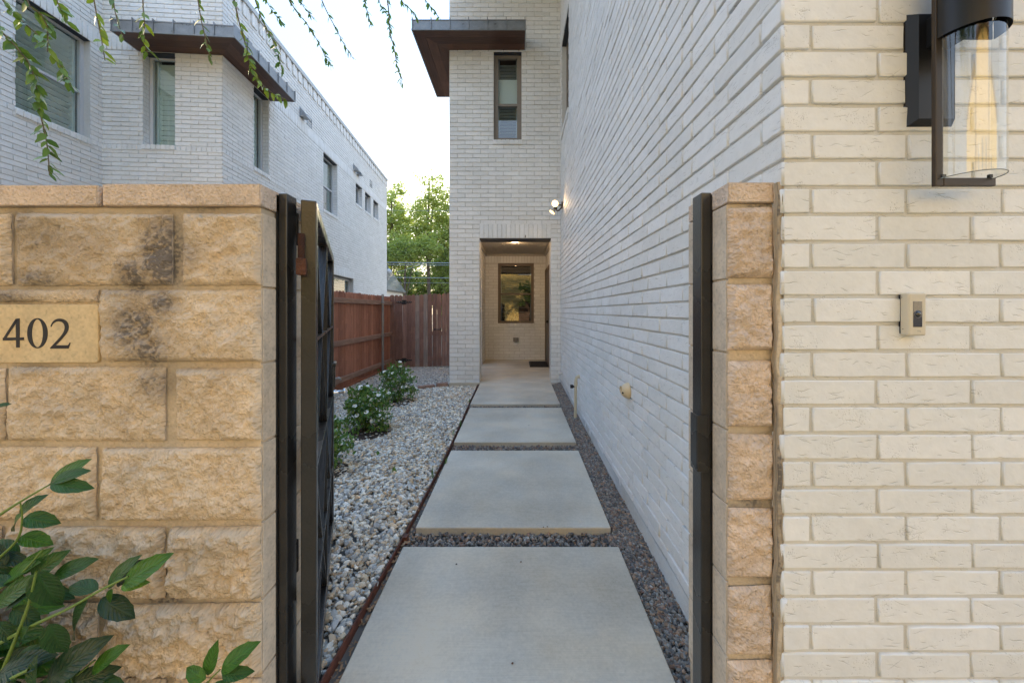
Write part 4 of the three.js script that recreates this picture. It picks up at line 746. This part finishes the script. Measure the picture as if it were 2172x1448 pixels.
// ───────────────────────── foliage ─────────────────────────
function leafGeometry(L, W, fold, curl, teeth, fine) {              // pointed leaf along +y, folded along its midrib
  const n = fine ? 12 : 6, pos = [], idx = [], uv = [];
  for (let i = 0; i <= n; i++) {
    const t = i / n, w = W / 2 * Math.pow(Math.sin(Math.PI * Math.pow(t, .8)), .8) * (i === n ? 0 : 1) * (teeth && (fine ? i > 6 && i % 3 === 0 : i % 2) ? 1.16 : 1), y = L * t, z = -curl * L * t * t;
    for (const s of [-1, 0, 1]) { pos.push(s * w, y, z + Math.abs(s) * w * fold); uv.push(s * .5 + .5, t); }
  }
  for (let i = 0; i < n; i++) for (let k = 0; k < 2; k++) { const a = i * 3 + k; idx.push(a, a + 1, a + 4, a, a + 4, a + 3); }
  const g = new THREE.BufferGeometry(); g.setAttribute('position', new THREE.Float32BufferAttribute(pos, 3)); g.setAttribute('uv', new THREE.Float32BufferAttribute(uv, 2)); g.setIndex(idx); g.computeVertexNormals(); return g;
}
function leafMat(r, g, b, rough, extra) { return new THREE.MeshPhysicalMaterial({ color: new THREE.Color(r, g, b), roughness: rough, side: THREE.DoubleSide, ...extra }); }
function aim(o, base, tip, face, roll = 0) {                  // base at `base`, pointing to `tip`, upper side towards `face`
  const y = tip.clone().sub(base).normalize(), z = face.clone().addScaledVector(y, -face.dot(y)).normalize(), x = V().crossVectors(y, z);
  o.quaternion.setFromRotationMatrix(new THREE.Matrix4().makeBasis(x, y, z)).multiply(new THREE.Quaternion().setFromAxisAngle(V(0, 1, 0), roll)); o.position.copy(base);
}
{ // broad glossy shrub in front of the address wall
  const r = rngOf(6001), s = thing('evergreen_shrub', 'glossy dark green broadleaf shrub at the foot of the address wall', 'shrub', null, [-1.15, -.1, -.8]);
  const veins = (() => { const S = 128, n = fbm(6, 4, 6010); return toTexture(S, i => { const u = (i % S) / S, v = Math.floor(i / S) / S, m = Math.exp(-(((u - .5) * 40) ** 2)), q = Math.exp(-(((((v * 9 - Math.abs(u - .5) * 5) % 1 + 1) % 1 - .5) * 9) ** 2)), k = .8 + .5 * (n(u, v) - .5) + .7 * m + .22 * q; return [k + .3 * m, k, k]; }, false, 1); })();
  const mats = [[.028, .095, .012], [.020, .070, .014], [.05, .15, .012], [.014, .045, .016], [.11, .25, .02]].map(c => new THREE.MeshPhysicalMaterial({ color: new THREE.Color(...c), map: veins, roughness: .34, specularIntensity: .7, bumpMap: veins, bumpScale: .004, side: THREE.DoubleSide }));
  const geos = [[.42, .26, .22, 1], [.36, .22, .14, 1], [.52, .3, .3, 1], [.34, .38, .12, 0]].map(([w, f, c, t]) => leafGeometry(1, w, f, c, t, true));
  const loc = v => v.clone().sub(s.position);
  const leaf = (bx, by, tx, ty, D, kind = 0, m = 0, dz = 0) => { const b = at(bx, by, D), t = at(tx, ty, D - dz); const o = mesh('leaf', geos[kind], mats[m], s), L = b.distanceTo(t); aim(o, loc(b), loc(t), V((r() - .5) * .9 + .2, .55 + r() * .4, .7)); o.scale.set(L, L, L); };
  const stem = (pts, D, r0, r1) => mesh('stem', taper(pts.map(([x, y], i) => loc(at(x, y, D - i * .012))), r0, r1, 12, 6), leafMat(.16, .24, .045, .5), s);
  stem([[-30, 1110], [40, 1065], [105, 1027]], .86, .0035, .0018); stem([[-40, 1385], [60, 1330], [145, 1290], [215, 1250], [272, 1222]], .80, .0045, .002); stem([[420, 1500], [440, 1448], [466, 1420]], .86, .003, .0015); stem([[40, 1500], [150, 1440], [200, 1400]], .82, .004, .002); stem([[-20, 1260], [45, 1215], [90, 1165]], .84, .003, .0015); stem([[-40, 1480], [20, 1440], [60, 1420]], .78, .004, .003);
  stem([[-10, 1190], [38, 1140], [46, 1095], [42, 1066]], .85, .003, .0014); stem([[-20, 1480], [30, 1360], [60, 1280], [76, 1212]], .80, .004, .002);
  for (const a of [[105, 1027, 178, 973, .85, 1, 2], [108, 1022, 182, 994, .84, 1, 0], [106, 1027, 190, 1033, .83, 1, 0], [40, 1092, 78, 1050, .85, 2, 0], [50, 1098, 113, 1106, .84, 2, 0], [46, 1092, 8, 1126, .84, 2, 2], [42, 1138, 102, 1148, .85, 2, 2], [40, 1215, 94, 1168, .84, 0, 2], [66, 1222, 122, 1176, .83, 2, 0], [112, 1222, 195, 1185, .84, 1, 0], [78, 1212, 116, 1296, .78, 2, 1], [-6, 1284, 66, 1222, .80, 0, 0], [26, 1290, 78, 1322, .80, 2, 1], [208, 1250, 136, 1238, .79, 0, 1], [228, 1246, 278, 1180, .79, 0, 0], [246, 1240, 300, 1186, .80, 0, 3], [262, 1240, 344, 1178, .78, 0, 2], [256, 1244, 308, 1234, .78, 0, 4], [238, 1248, 222, 1284, .78, 0, 2], [214, 1268, 278, 1312, .79, 2, 3], [186, 1272, 122, 1368, .77, 0, 1], [104, 1322, 130, 1396, .76, 2, 1], [60, 1330, 20, 1372, .78, 2, 0], [-10, 1436, 96, 1384, .78, 0, 3], [98, 1446, 204, 1360, .79, 0, 3], [194, 1424, 254, 1370, .80, 0, 2], [146, 1452, 236, 1422, .80, 0, 3], [72, 1452, 58, 1402, .77, 2, 1], [436, 1440, 386, 1420, .84, 2, 2], [440, 1432, 452, 1368, .85, 0, 2], [468, 1424, 534, 1362, .84, 0, 2], [470, 1432, 532, 1424, .83, 0, 0], [452, 1450, 500, 1470, .83, 0, 0], [-10, 862, 19, 855, .88, 1, 0], [10, 1200, -20, 1150, .85, 0, 3], [0, 1180, 50, 1190, .86, 2, 3], [-5, 1340, 40, 1300, .84, 0, 3], [200, 1442, 258, 1452, .82, 0, 1], [10, 1400, 60, 1380, .83, 2, 3], [25, 1238, -25, 1222, .83, 0, 1], [-8, 1320, 30, 1362, .79, 0, 1], [120, 1420, 170, 1446, .8, 2, 0]]) leaf(...a);
  for (const [tx, ty, D] of [[-40, 1480, .78], [40, 1500, .82], [-30, 1300, .84], [60, 1420, .80], [-90, 1200, .86], [440, 1448, .86], [150, 1560, .84]]) mesh('stem', taper([loc(V(-1.08 + tx * .0004, -.12, -.84)), loc(V(lerp(-1.08, at(tx, ty, D).x, .45), .12, -.85)), loc(at(tx, ty, D))], .008, .004, 12, 6), leafMat(.12, .15, .05, .7), s);
  for (let i = 0; i < 90; i++) { const x = -160 + r() * 520, y = 1500 + r() * 420, a = r() * 6.28, l = 55 + r() * 50; leaf(x, y, x + Math.cos(a) * l, y - Math.sin(a) * l * .8, .78 + r() * .14, Math.floor(r() * 4), Math.floor(r() * 4), (r() - .5) * .05); }
  for (let i = 0; i < 210; i++) { const x = -140 + r() * r() * 260, y = 1180 + r() * 420, a = r() * 6.28, l = 55 + r() * 50; leaf(x, y, x + Math.cos(a) * l, y - Math.sin(a) * l * .8, .80 + r() * .14, Math.floor(r() * 4), Math.floor(r() * 4), (r() - .5) * .05); }
}
{ // white-flowering rose bushes
  const lm = leafMat(.13, .26, .04, .5, { transmission: .25, thickness: 0 }), lm2 = leafMat(.20, .30, .04, .5, { transmission: .3, thickness: 0 }), lm3 = leafMat(.07, .16, .035, .5);
  const petal = plain(.82, .80, .74, .7, { side: THREE.DoubleSide }), core = plain(.65, .45, .10, .8);
  const bush = (x, D, R, H, n, blooms, seed, label) => {
    const r = rngOf(seed), b = thing('rose_bush', label, 'rose bush', 'white rose bushes in the gravel', [x, -.02, -D]), sets = [[], [], []];
    const lg = leafGeometry(1, .62, .2, .2, 1);
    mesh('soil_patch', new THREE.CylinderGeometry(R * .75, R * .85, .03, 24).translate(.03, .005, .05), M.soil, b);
    const q = new THREE.Quaternion(), m = new THREE.Matrix4();
    for (let k = 0; k < 11; k++) { const a = r() * 6.28, rr = R * (.4 + .5 * r()), y = H * (.55 + .4 * r()); mesh('cane', taper([V(0, 0, 0), V(Math.cos(a) * rr * .5, y * .6, Math.sin(a) * rr * .5), V(Math.cos(a) * rr, y, Math.sin(a) * rr)], .006, .002, 8, 5), leafMat(.10, .12, .04, .7), b); }
    const tips = []; for (let k = 0; k < 90; k++) { const a = r() * 6.28, t = r(), rad = R * Math.sqrt(r()) * (.65 + .4 * r()) * Math.sqrt(Math.max(.12, 1 - (t - .35) ** 2 * 1.9)); tips.push(V(Math.cos(a) * rad, H * (.1 + .9 * t * (.85 + .3 * r())), Math.sin(a) * rad)); }
    for (let i = 0; i < n; i++) { const c = tips[i % tips.length], p = c.clone().add(V((r() + r() - 1) * .07, (r() + r() - 1) * .055, (r() + r() - 1) * .07)); if (p.y < .02) p.y = .02 + r() * .04; q.setFromEuler(new THREE.Euler(r() * 2.4 - 1.9, r() * 6.28, (r() - .5) * 1.5)); const L = .022 + r() * .016; m.compose(p, q, V(L, L, L)); const k = r() < .55 ? 0 : r() < .55 ? 2 : 1; sets[k].push(lg.clone().applyMatrix4(m)); }
    [lm, lm2, lm3].forEach((mt, k) => stuff(mesh('foliage', mergeGeometries(sets[k]), mt, b)));
    for (let i = 0; i < blooms; i++) {
      const c = tips[Math.floor(r() * tips.length)].clone(); c.multiplyScalar(1.05); c.y = Math.max(c.y, H * .3) + .02; const f = part('bloom', b), ps = [], d = V(c.x * .6, .35 + r() * .4, c.z * .6 + .25).normalize();
      for (let k = 0; k < 6; k++) ps.push(new THREE.CircleGeometry(.0135 + r() * .006, 7).scale(1, .85, 1).translate(0, .011, 0).rotateX(.25 + r() * .4).rotateZ(k / 6 * 6.28));
      const g = mergeGeometries(ps), qq = new THREE.Quaternion().setFromUnitVectors(V(0, 0, 1), d); mesh('petals', g.applyQuaternion(qq).translate(c.x, c.y, c.z), petal, f); mesh('heart', new THREE.SphereGeometry(.004, 8, 5).translate(c.x + d.x * .003, c.y + d.y * .003, c.z + d.z * .003), core, f);
    }
  };
  bush(-1.60, 3.84, .29, .43, 2600, 60, 7001, 'fullest white rose bush in the middle of the gravel bed');
  bush(-1.68, 5.08, .29, .47, 2200, 48, 7002, 'farther white rose bush beside the low stone border');
  bush(-1.52, 2.92, .20, .36, 1300, 8, 7003, 'nearest rose bush partly hidden behind the open metal gate');
}
{ // weeds in the gravel
  const r = rngOf(7101), g0 = leafMat(.12, .26, .04, .5, { transmission: .3, thickness: 0 });
  [[945, 985, 'tuft of grass at the slab edge beside the second slab'], [920, 1012, 'taller tuft of grass blades leaning over the edging'], [975, 905, 'small grass tuft beside the third slab'], [960, 925, 'thin grass blades at the near end of the third slab'], [800, 963, 'single green seedling in the open gravel'], [836, 1000, 'low yellowish seedling in the nearer gravel'], [996, 852, 'tiny grass tuft beside the farthest slab']].forEach(([px, py, label], k) => {
    const D = F * 1.255 / (py - 659), w = thing('weed', label, 'weed', 'weeds along the path', [(px - 1098) / F * D, -.012, -D]);
    const n = k < 4 ? 6 : 4; for (let i = 0; i < n; i++) { const a = r() * 6.28, h = (k < 4 ? .05 + r() * .05 : .03 + r() * .02), o = mesh('blade', new THREE.BufferGeometry().copy(leafGeometry(1, k < 4 ? .1 : .4, .3, .35, 0)), g0, w); o.scale.set(h, h, h); aim(o, V((r() - .5) * .03, 0, (r() - .5) * .03), V(Math.cos(a) * h * .5, h, Math.sin(a) * h * .5), V(Math.cos(a), .3, Math.sin(a) + .1)); }
  });
}
{ // the tree whose drooping twigs hang into the top of the picture
  const r = rngOf(8001), t = thing('overhanging_tree', 'small-leaved tree whose drooping twigs hang across the top left', 'tree', null, [-3.6, -.1, -.1]);
  const bark = new THREE.MeshStandardMaterial({ color: new THREE.Color(.16, .125, .095), roughness: .95, map: woodTex.map, bumpMap: woodTex.bump, bumpScale: .01 });
  const loc = v => v.clone().sub(t.position), limb = [V(-3.6, 2.4, -.1), V(-2.9, 3.6, -.9), V(-1.6, 3.95, -1.6), V(-.8, 4.05, -2.4), V(.0, 4.0, -3.0)], curve = new THREE.CatmullRomCurve3(limb);
  mesh('trunk', taper([V(-3.6, -.1, -.1), V(-3.65, 1.2, -.12), V(-3.6, 2.45, -.1), V(-3.7, 4.2, .2)].map(loc), .17, .09, 16, 10), bark, t);
  mesh('limb', taper(limb.map(loc), .07, .02, 30, 8), bark, t);
  const geos = [leafGeometry(1, .36, .25, .12, 1), leafGeometry(1, .30, .35, .2, 1), leafGeometry(1, .42, .15, .05, 1)];
  const mats = [[.11, .22, .035], [.17, .30, .035], [.30, .44, .03], [.075, .14, .05]].map(c => leafMat(...c, .55, { transmission: .42, thickness: 0 })), podMat = leafMat(.55, .06, .16, .6);
  const twigs = [
    [[[-30, 30], [20, 85], [55, 125], [75, 175], [82, 230], [98, 300], [104, 372]], 1.40, 46, [0, 1]], [[[-20, -40], [30, 30], [80, 75], [125, 135], [150, 185]], 1.45, 30, [0, 1]], [[[40, -60], [60, 10], [95, 40], [100, 110]], 1.35, 14, [0, 1]], [[[112, -40], [122, 8], [142, 48]], 1.5, 7, [1]], [[[190, -60], [203, 25], [212, 70], [222, 128]], 1.6, 10, [1, 2]], [[[232, -50], [244, 28], [262, 84]], 1.9, 9, [0]], [[[298, -60], [303, 18], [306, 55], [304, 82], [312, 112]], 1.7, 15, [1, 2]], [[[412, -60], [424, 30], [436, 85], [446, 128]], 1.8, 12, [1]], [[[486, -60], [505, 40], [522, 100], [530, 135], [546, 168], [578, 198], [606, 210]], 1.9, 36, [1, 2]], [[[528, -60], [555, 40], [585, 100], [598, 150]], 2.2, 26, [0, 1]], [[[545, -60], [575, 20], [600, 50]], 2.5, 16, [0, 3]], [[[600, -50], [622, 15], [650, 50], [672, 85], [690, 120], [702, 142]], 2.6, 34, [0, 3]], [[[630, -50], [640, 8], [668, 42]], 2.6, 16, [0, 3]], [[[672, -40], [690, 18], [712, 60], [730, 95], [750, 126]], 2.6, 18, [0, 3]], [[[766, -50], [775, 10], [786, 54]], 2.6, 17, [0, 3]], [[[815, -50], [824, 22], [826, 62], [836, 105], [842, 140], [854, 180]], 2.6, 44, [0, 3]], [[[838, -40], [852, 2], [872, 22], [884, 40]], 2.7, 14, [0, 3]], [[[890, -50], [905, 5], [918, 20], [932, 38]], 2.8, 16, [0, 1]], [[[795, -50], [806, 8], [818, 28]], 2.7, 12, [0, 3]]];
  let budget = 300;
  for (const [pts, D, n0, kinds] of twigs) {
    const n = Math.round(n0 * 1.45), w = part('twig', t), p3 = pts.map(([x, y], i) => at(x, y, D + (i - 2) * .015)), top = p3[0]; let best = curve.getPoint(.5), bd = 1e9; for (let k = 0; k <= 20; k++) { const q = curve.getPoint(.15 + .85 * k / 20), d = q.distanceTo(top); if (d < bd) { bd = d; best = q; } }
    const line = new THREE.CatmullRomCurve3([best, best.clone().lerp(top, .5).add(V(0, .12, 0)), ...p3]); mesh('stem', taper(line.points.map(loc), .008, .0016, 40, 5), leafMat(.15, .12, .08, .8), w);
    const vis = new THREE.CatmullRomCurve3(p3), more = [];
    for (let i = 0; i < n; i++) {
      const u = Math.min(1, .06 + .94 * (i + r() * .5) / n), b = vis.getPoint(u), dir = vis.getTangent(u), sd = V(r() - .5, (r() - .5) * .7, r() - .5).normalize(), L = (.026 + r() * .022) * (D < 2 ? 1.15 : 1), tip = b.clone().addScaledVector(dir, L * (.35 + r() * .5)).addScaledVector(sd, L * (.5 + r() * .5)).add(V(0, -L * .25, 0));
      const pod = D > 2.4 && r() < .1, g = geos[Math.floor(r() * 3)], o = new THREE.Object3D(); aim(o, loc(b), loc(tip), V(r() - .5, .4 + r() * .4, r() - .3)); o.scale.setScalar(pod ? L * .8 : L);
      const mt = pod ? podMat : mats[kinds[Math.floor(r() * kinds.length)]];
      if (budget > 0) { budget--; const q = mesh('leaf', g, mt, w); q.position.copy(o.position); q.quaternion.copy(o.quaternion); q.scale.copy(o.scale); } else { o.updateMatrix(); more.push(g.clone().applyMatrix4(o.matrix)); }
    }
    if (more.length) stuff(mesh('leaves', mergeGeometries(more), mats[kinds[0]], w));
  }
  const big = [V(-3.7, 4.2, .2), V(-2.6, 5.2, 1.2), V(-1.0, 5.6, 1.6), V(.6, 5.5, 1.5)], arm = [V(-3.7, 4.2, .2), V(-3.9, 5.6, 1.8), V(-3.2, 6.4, 3.2)];
  mesh('limb', taper(big.map(loc), .09, .03, 20, 8), bark, t); mesh('limb', taper(arm.map(loc), .08, .03, 20, 8), bark, t);
  const crown = [], hubs = []; for (let k = 0; k < 260; k++) hubs.push(V(-5.5 + 7.8 * r(), 4.6 + 2.4 * r(), .8 + 4.2 * r()));
  for (let i = 0; i < 24000; i++) { const q = hubs[i % hubs.length], p = V(q.x + (r() + r() - 1) * .5, q.y + (r() + r() - 1) * .35, q.z + (r() + r() - 1) * .5), o = new THREE.Object3D(); o.position.copy(loc(p)); o.rotation.set((r() - .5) * 2, r() * 6, (r() - .5) * 2); o.scale.setScalar(.09); o.updateMatrix(); const L = new THREE.PlaneGeometry(.55, 1).rotateX(-Math.PI / 2).applyMatrix4(o.matrix); crown.push(L); }
  stuff(mesh('crown', mergeGeometries(crown), mats[0], t));
}
{ // trees beyond the back gate
  const bark = new THREE.MeshStandardMaterial({ color: new THREE.Color(.22, .19, .165), roughness: .95, map: woodTex.map, bumpMap: woodTex.bump, bumpScale: .02 });
  const mats = [[.34, .43, .08], [.34, .43, .08], [.28, .38, .085], [.24, .33, .085]].map(c => leafMat(...c, 1, { transmission: .5, thickness: 0 }));
  const tree = (label, x, D, trunkR, trunkH, lumps, leaves, size, mi, seed) => {
    const r = rngOf(seed), t = thing('shade_tree', label, 'tree', 'trees behind the houses', [x, -.15, -D]);
    const topY = Math.max(...lumps.map(l => l[1]));
    mesh('trunk', taper([V(0, 0, 0), V(.05, trunkH * .5, .05), V(-.05, trunkH, 0), V(.05, topY, 0)], trunkR, trunkR * .25, 16, 9), bark, t);
    const limbs = []; for (const [cx, cy, cz] of lumps) limbs.push(taper([V(0, Math.min(trunkH, cy) * .8, 0), V(cx * .5, cy * .85, cz * .5), V(cx, cy, cz)], trunkR * .35, .02, 8, 5)); mesh('limbs', limbs, bark, t);
    const tot = lumps.reduce((s, l) => s + l[3] * l[4] * l[5], 0), P = [], N = [], I = [], v = V(), e = new THREE.Euler(), m = new THREE.Matrix4(), q = new THREE.Quaternion();
    for (const [cx, cy, cz, rx, ry, rz] of lumps) {
      const n = Math.round(leaves * rx * ry * rz / tot), cl = Math.max(6, Math.round(n / 42)), cs = [];
      for (let k = 0; k < cl; k++) { v.set(r() - .5, r() - .5, r() - .5).normalize().multiplyScalar(Math.pow(r(), .45)); cs.push([cx + v.x * rx, cy + v.y * ry, cz + v.z * rz, .25 + .45 * r()]); }
      for (let i = 0; i < n; i++) {
        const c = cs[i % cl], s = c[3], o = P.length / 3, L = size * (.6 + .7 * r());
        m.compose(V(c[0] + (r() + r() - 1) * s, c[1] + (r() + r() - 1) * s * .7, c[2] + (r() + r() - 1) * s), q.setFromEuler(e.set((r() - .5) * 2.6, r() * 6.28, (r() - .5) * 2.2)), V(L, L, L));
        for (const [a, b, d] of [[0, -.5, 0], [.26, 0, .06], [0, .5, 0], [-.26, 0, .06]]) { v.set(a, d, b).applyMatrix4(m); P.push(v.x, v.y, v.z); }
        v.set(0, 1, 0).transformDirection(m); for (let k = 0; k < 4; k++) N.push(v.x, v.y, v.z); I.push(o, o + 2, o + 1, o, o + 3, o + 2);
      }
    }
    const g = new THREE.BufferGeometry(); g.setAttribute('position', new THREE.Float32BufferAttribute(P, 3)); g.setAttribute('normal', new THREE.Float32BufferAttribute(N, 3)); g.setIndex(I); mesh('crown', g, mats[mi], t);
  };
  tree('tall airy tree with pale trunk behind the wooden gate', -5.85, 24, .15, 5.5, [[0, 6.4, 0, 1.6, 1.4, 1.4], [.3, 8.3, 0, 1.25, 1.4, 1.2], [-.9, 7.2, .3, 1.1, 1.1, 1], [.7, 9.7, 0, .6, 1.0, .6], [1.3, 6.8, 0, 1.1, 1.3, 1.1], [-.3, 9.9, 0, .4, .7, .4], [1.4, 8.6, 0, .7, .9, .7]], 9500, .17, 0, 9001);
  tree('slim second trunk with hanging foliage just right of the tall tree', -4.9, 24.6, .10, 4.6, [[0, 4.9, 0, 1.3, 1.2, 1.2], [.6, 6.5, .2, 1.0, 1.3, 1], [-.3, 3.6, .3, 1.2, .8, 1], [.9, 3.2, .2, 1.1, .9, 1]], 6000, .17, 2, 9002);
  tree('bushy bright tree behind the end of the white house', -8.3, 24, .18, 4.2, [[0, 7.4, 0, 1.5, 1.6, 1.4], [.3, 9.0, 0, .9, .8, .9], [-1.2, 6.2, .2, 1.5, 1.5, 1.3], [.9, 5.6, .4, 1.1, 1.2, 1]], 8500, .18, 0, 9003);
  tree('low yellow-green tree catching the light between the taller trees', -6.9, 22.5, .10, 2.6, [[0, 5.0, 0, 1.3, .95, 1.1], [-1.1, 4.6, .2, 1.1, .95, 1], [1.2, 5.3, 0, 1.0, .8, .9]], 6500, .17, 1, 9004);
  tree('dark evergreen mass above the wooden gate, left', -7.0, 28, .16, 2.0, [[0, 2.9, 0, 2.0, 1.7, 1.2], [1.9, 2.5, 0, 1.4, 1.6, 1.1], [-1.8, 3.2, 0, 1.6, 1.9, 1.1]], 14000, .2, 3, 9005);
  tree('dark leafy mass above the wooden gate, beside the house corner', -4.4, 28, .16, 2.0, [[0, 2.9, 0, 1.8, 1.8, 1.2], [1.8, 3.6, 0, 1.7, 2.2, 1.2], [-1.2, 4.6, 0, 1.2, 1.4, 1]], 14000, .2, 2, 9006);
  tree('broad tree hidden behind the entry tower', -2.0, 25, .2, 4.5, [[0, 7.2, 0, 2.3, 2.6, 1.8], [1.8, 5.6, 0, 2.2, 2.2, 1.8], [-1.4, 4.8, .2, 1.7, 2.0, 1.4], [-.6, 9.6, 0, 1.5, 1.4, 1.3]], 16000, .2, 0, 9007);
  tree('broad backdrop tree behind the tall airy tree', -6.6, 31, .2, 5, [[0, 6.5, 0, 3.0, 2.4, 1.6], [-2.6, 7.6, 0, 2.2, 2.6, 1.5], [2.6, 6.6, 0, 2.2, 2.6, 1.5], [.8, 8.9, 0, 1.4, 1.2, 1.2]], 6000, .22, 2, 9008);
  // across the street, behind the viewer: mirrored in the windows
  tree('broad street tree behind the viewer, mirrored in the porch window', 2.6, -11.5, .25, 3, [[0, 3.2, 0, 1.7, 1.3, 1.2], [-1.3, 2.6, 0, 1.4, 1.1, 1.1], [1.2, 2.7, 0, 1.3, 1.2, 1.1]], 3600, .26, 3, 9011);
}

for (const o of scene.children) o.traverse(q => { if (q.isMesh) { q.castShadow = true; q.receiveShadow = true; } });
renderer.render(scene, camera);
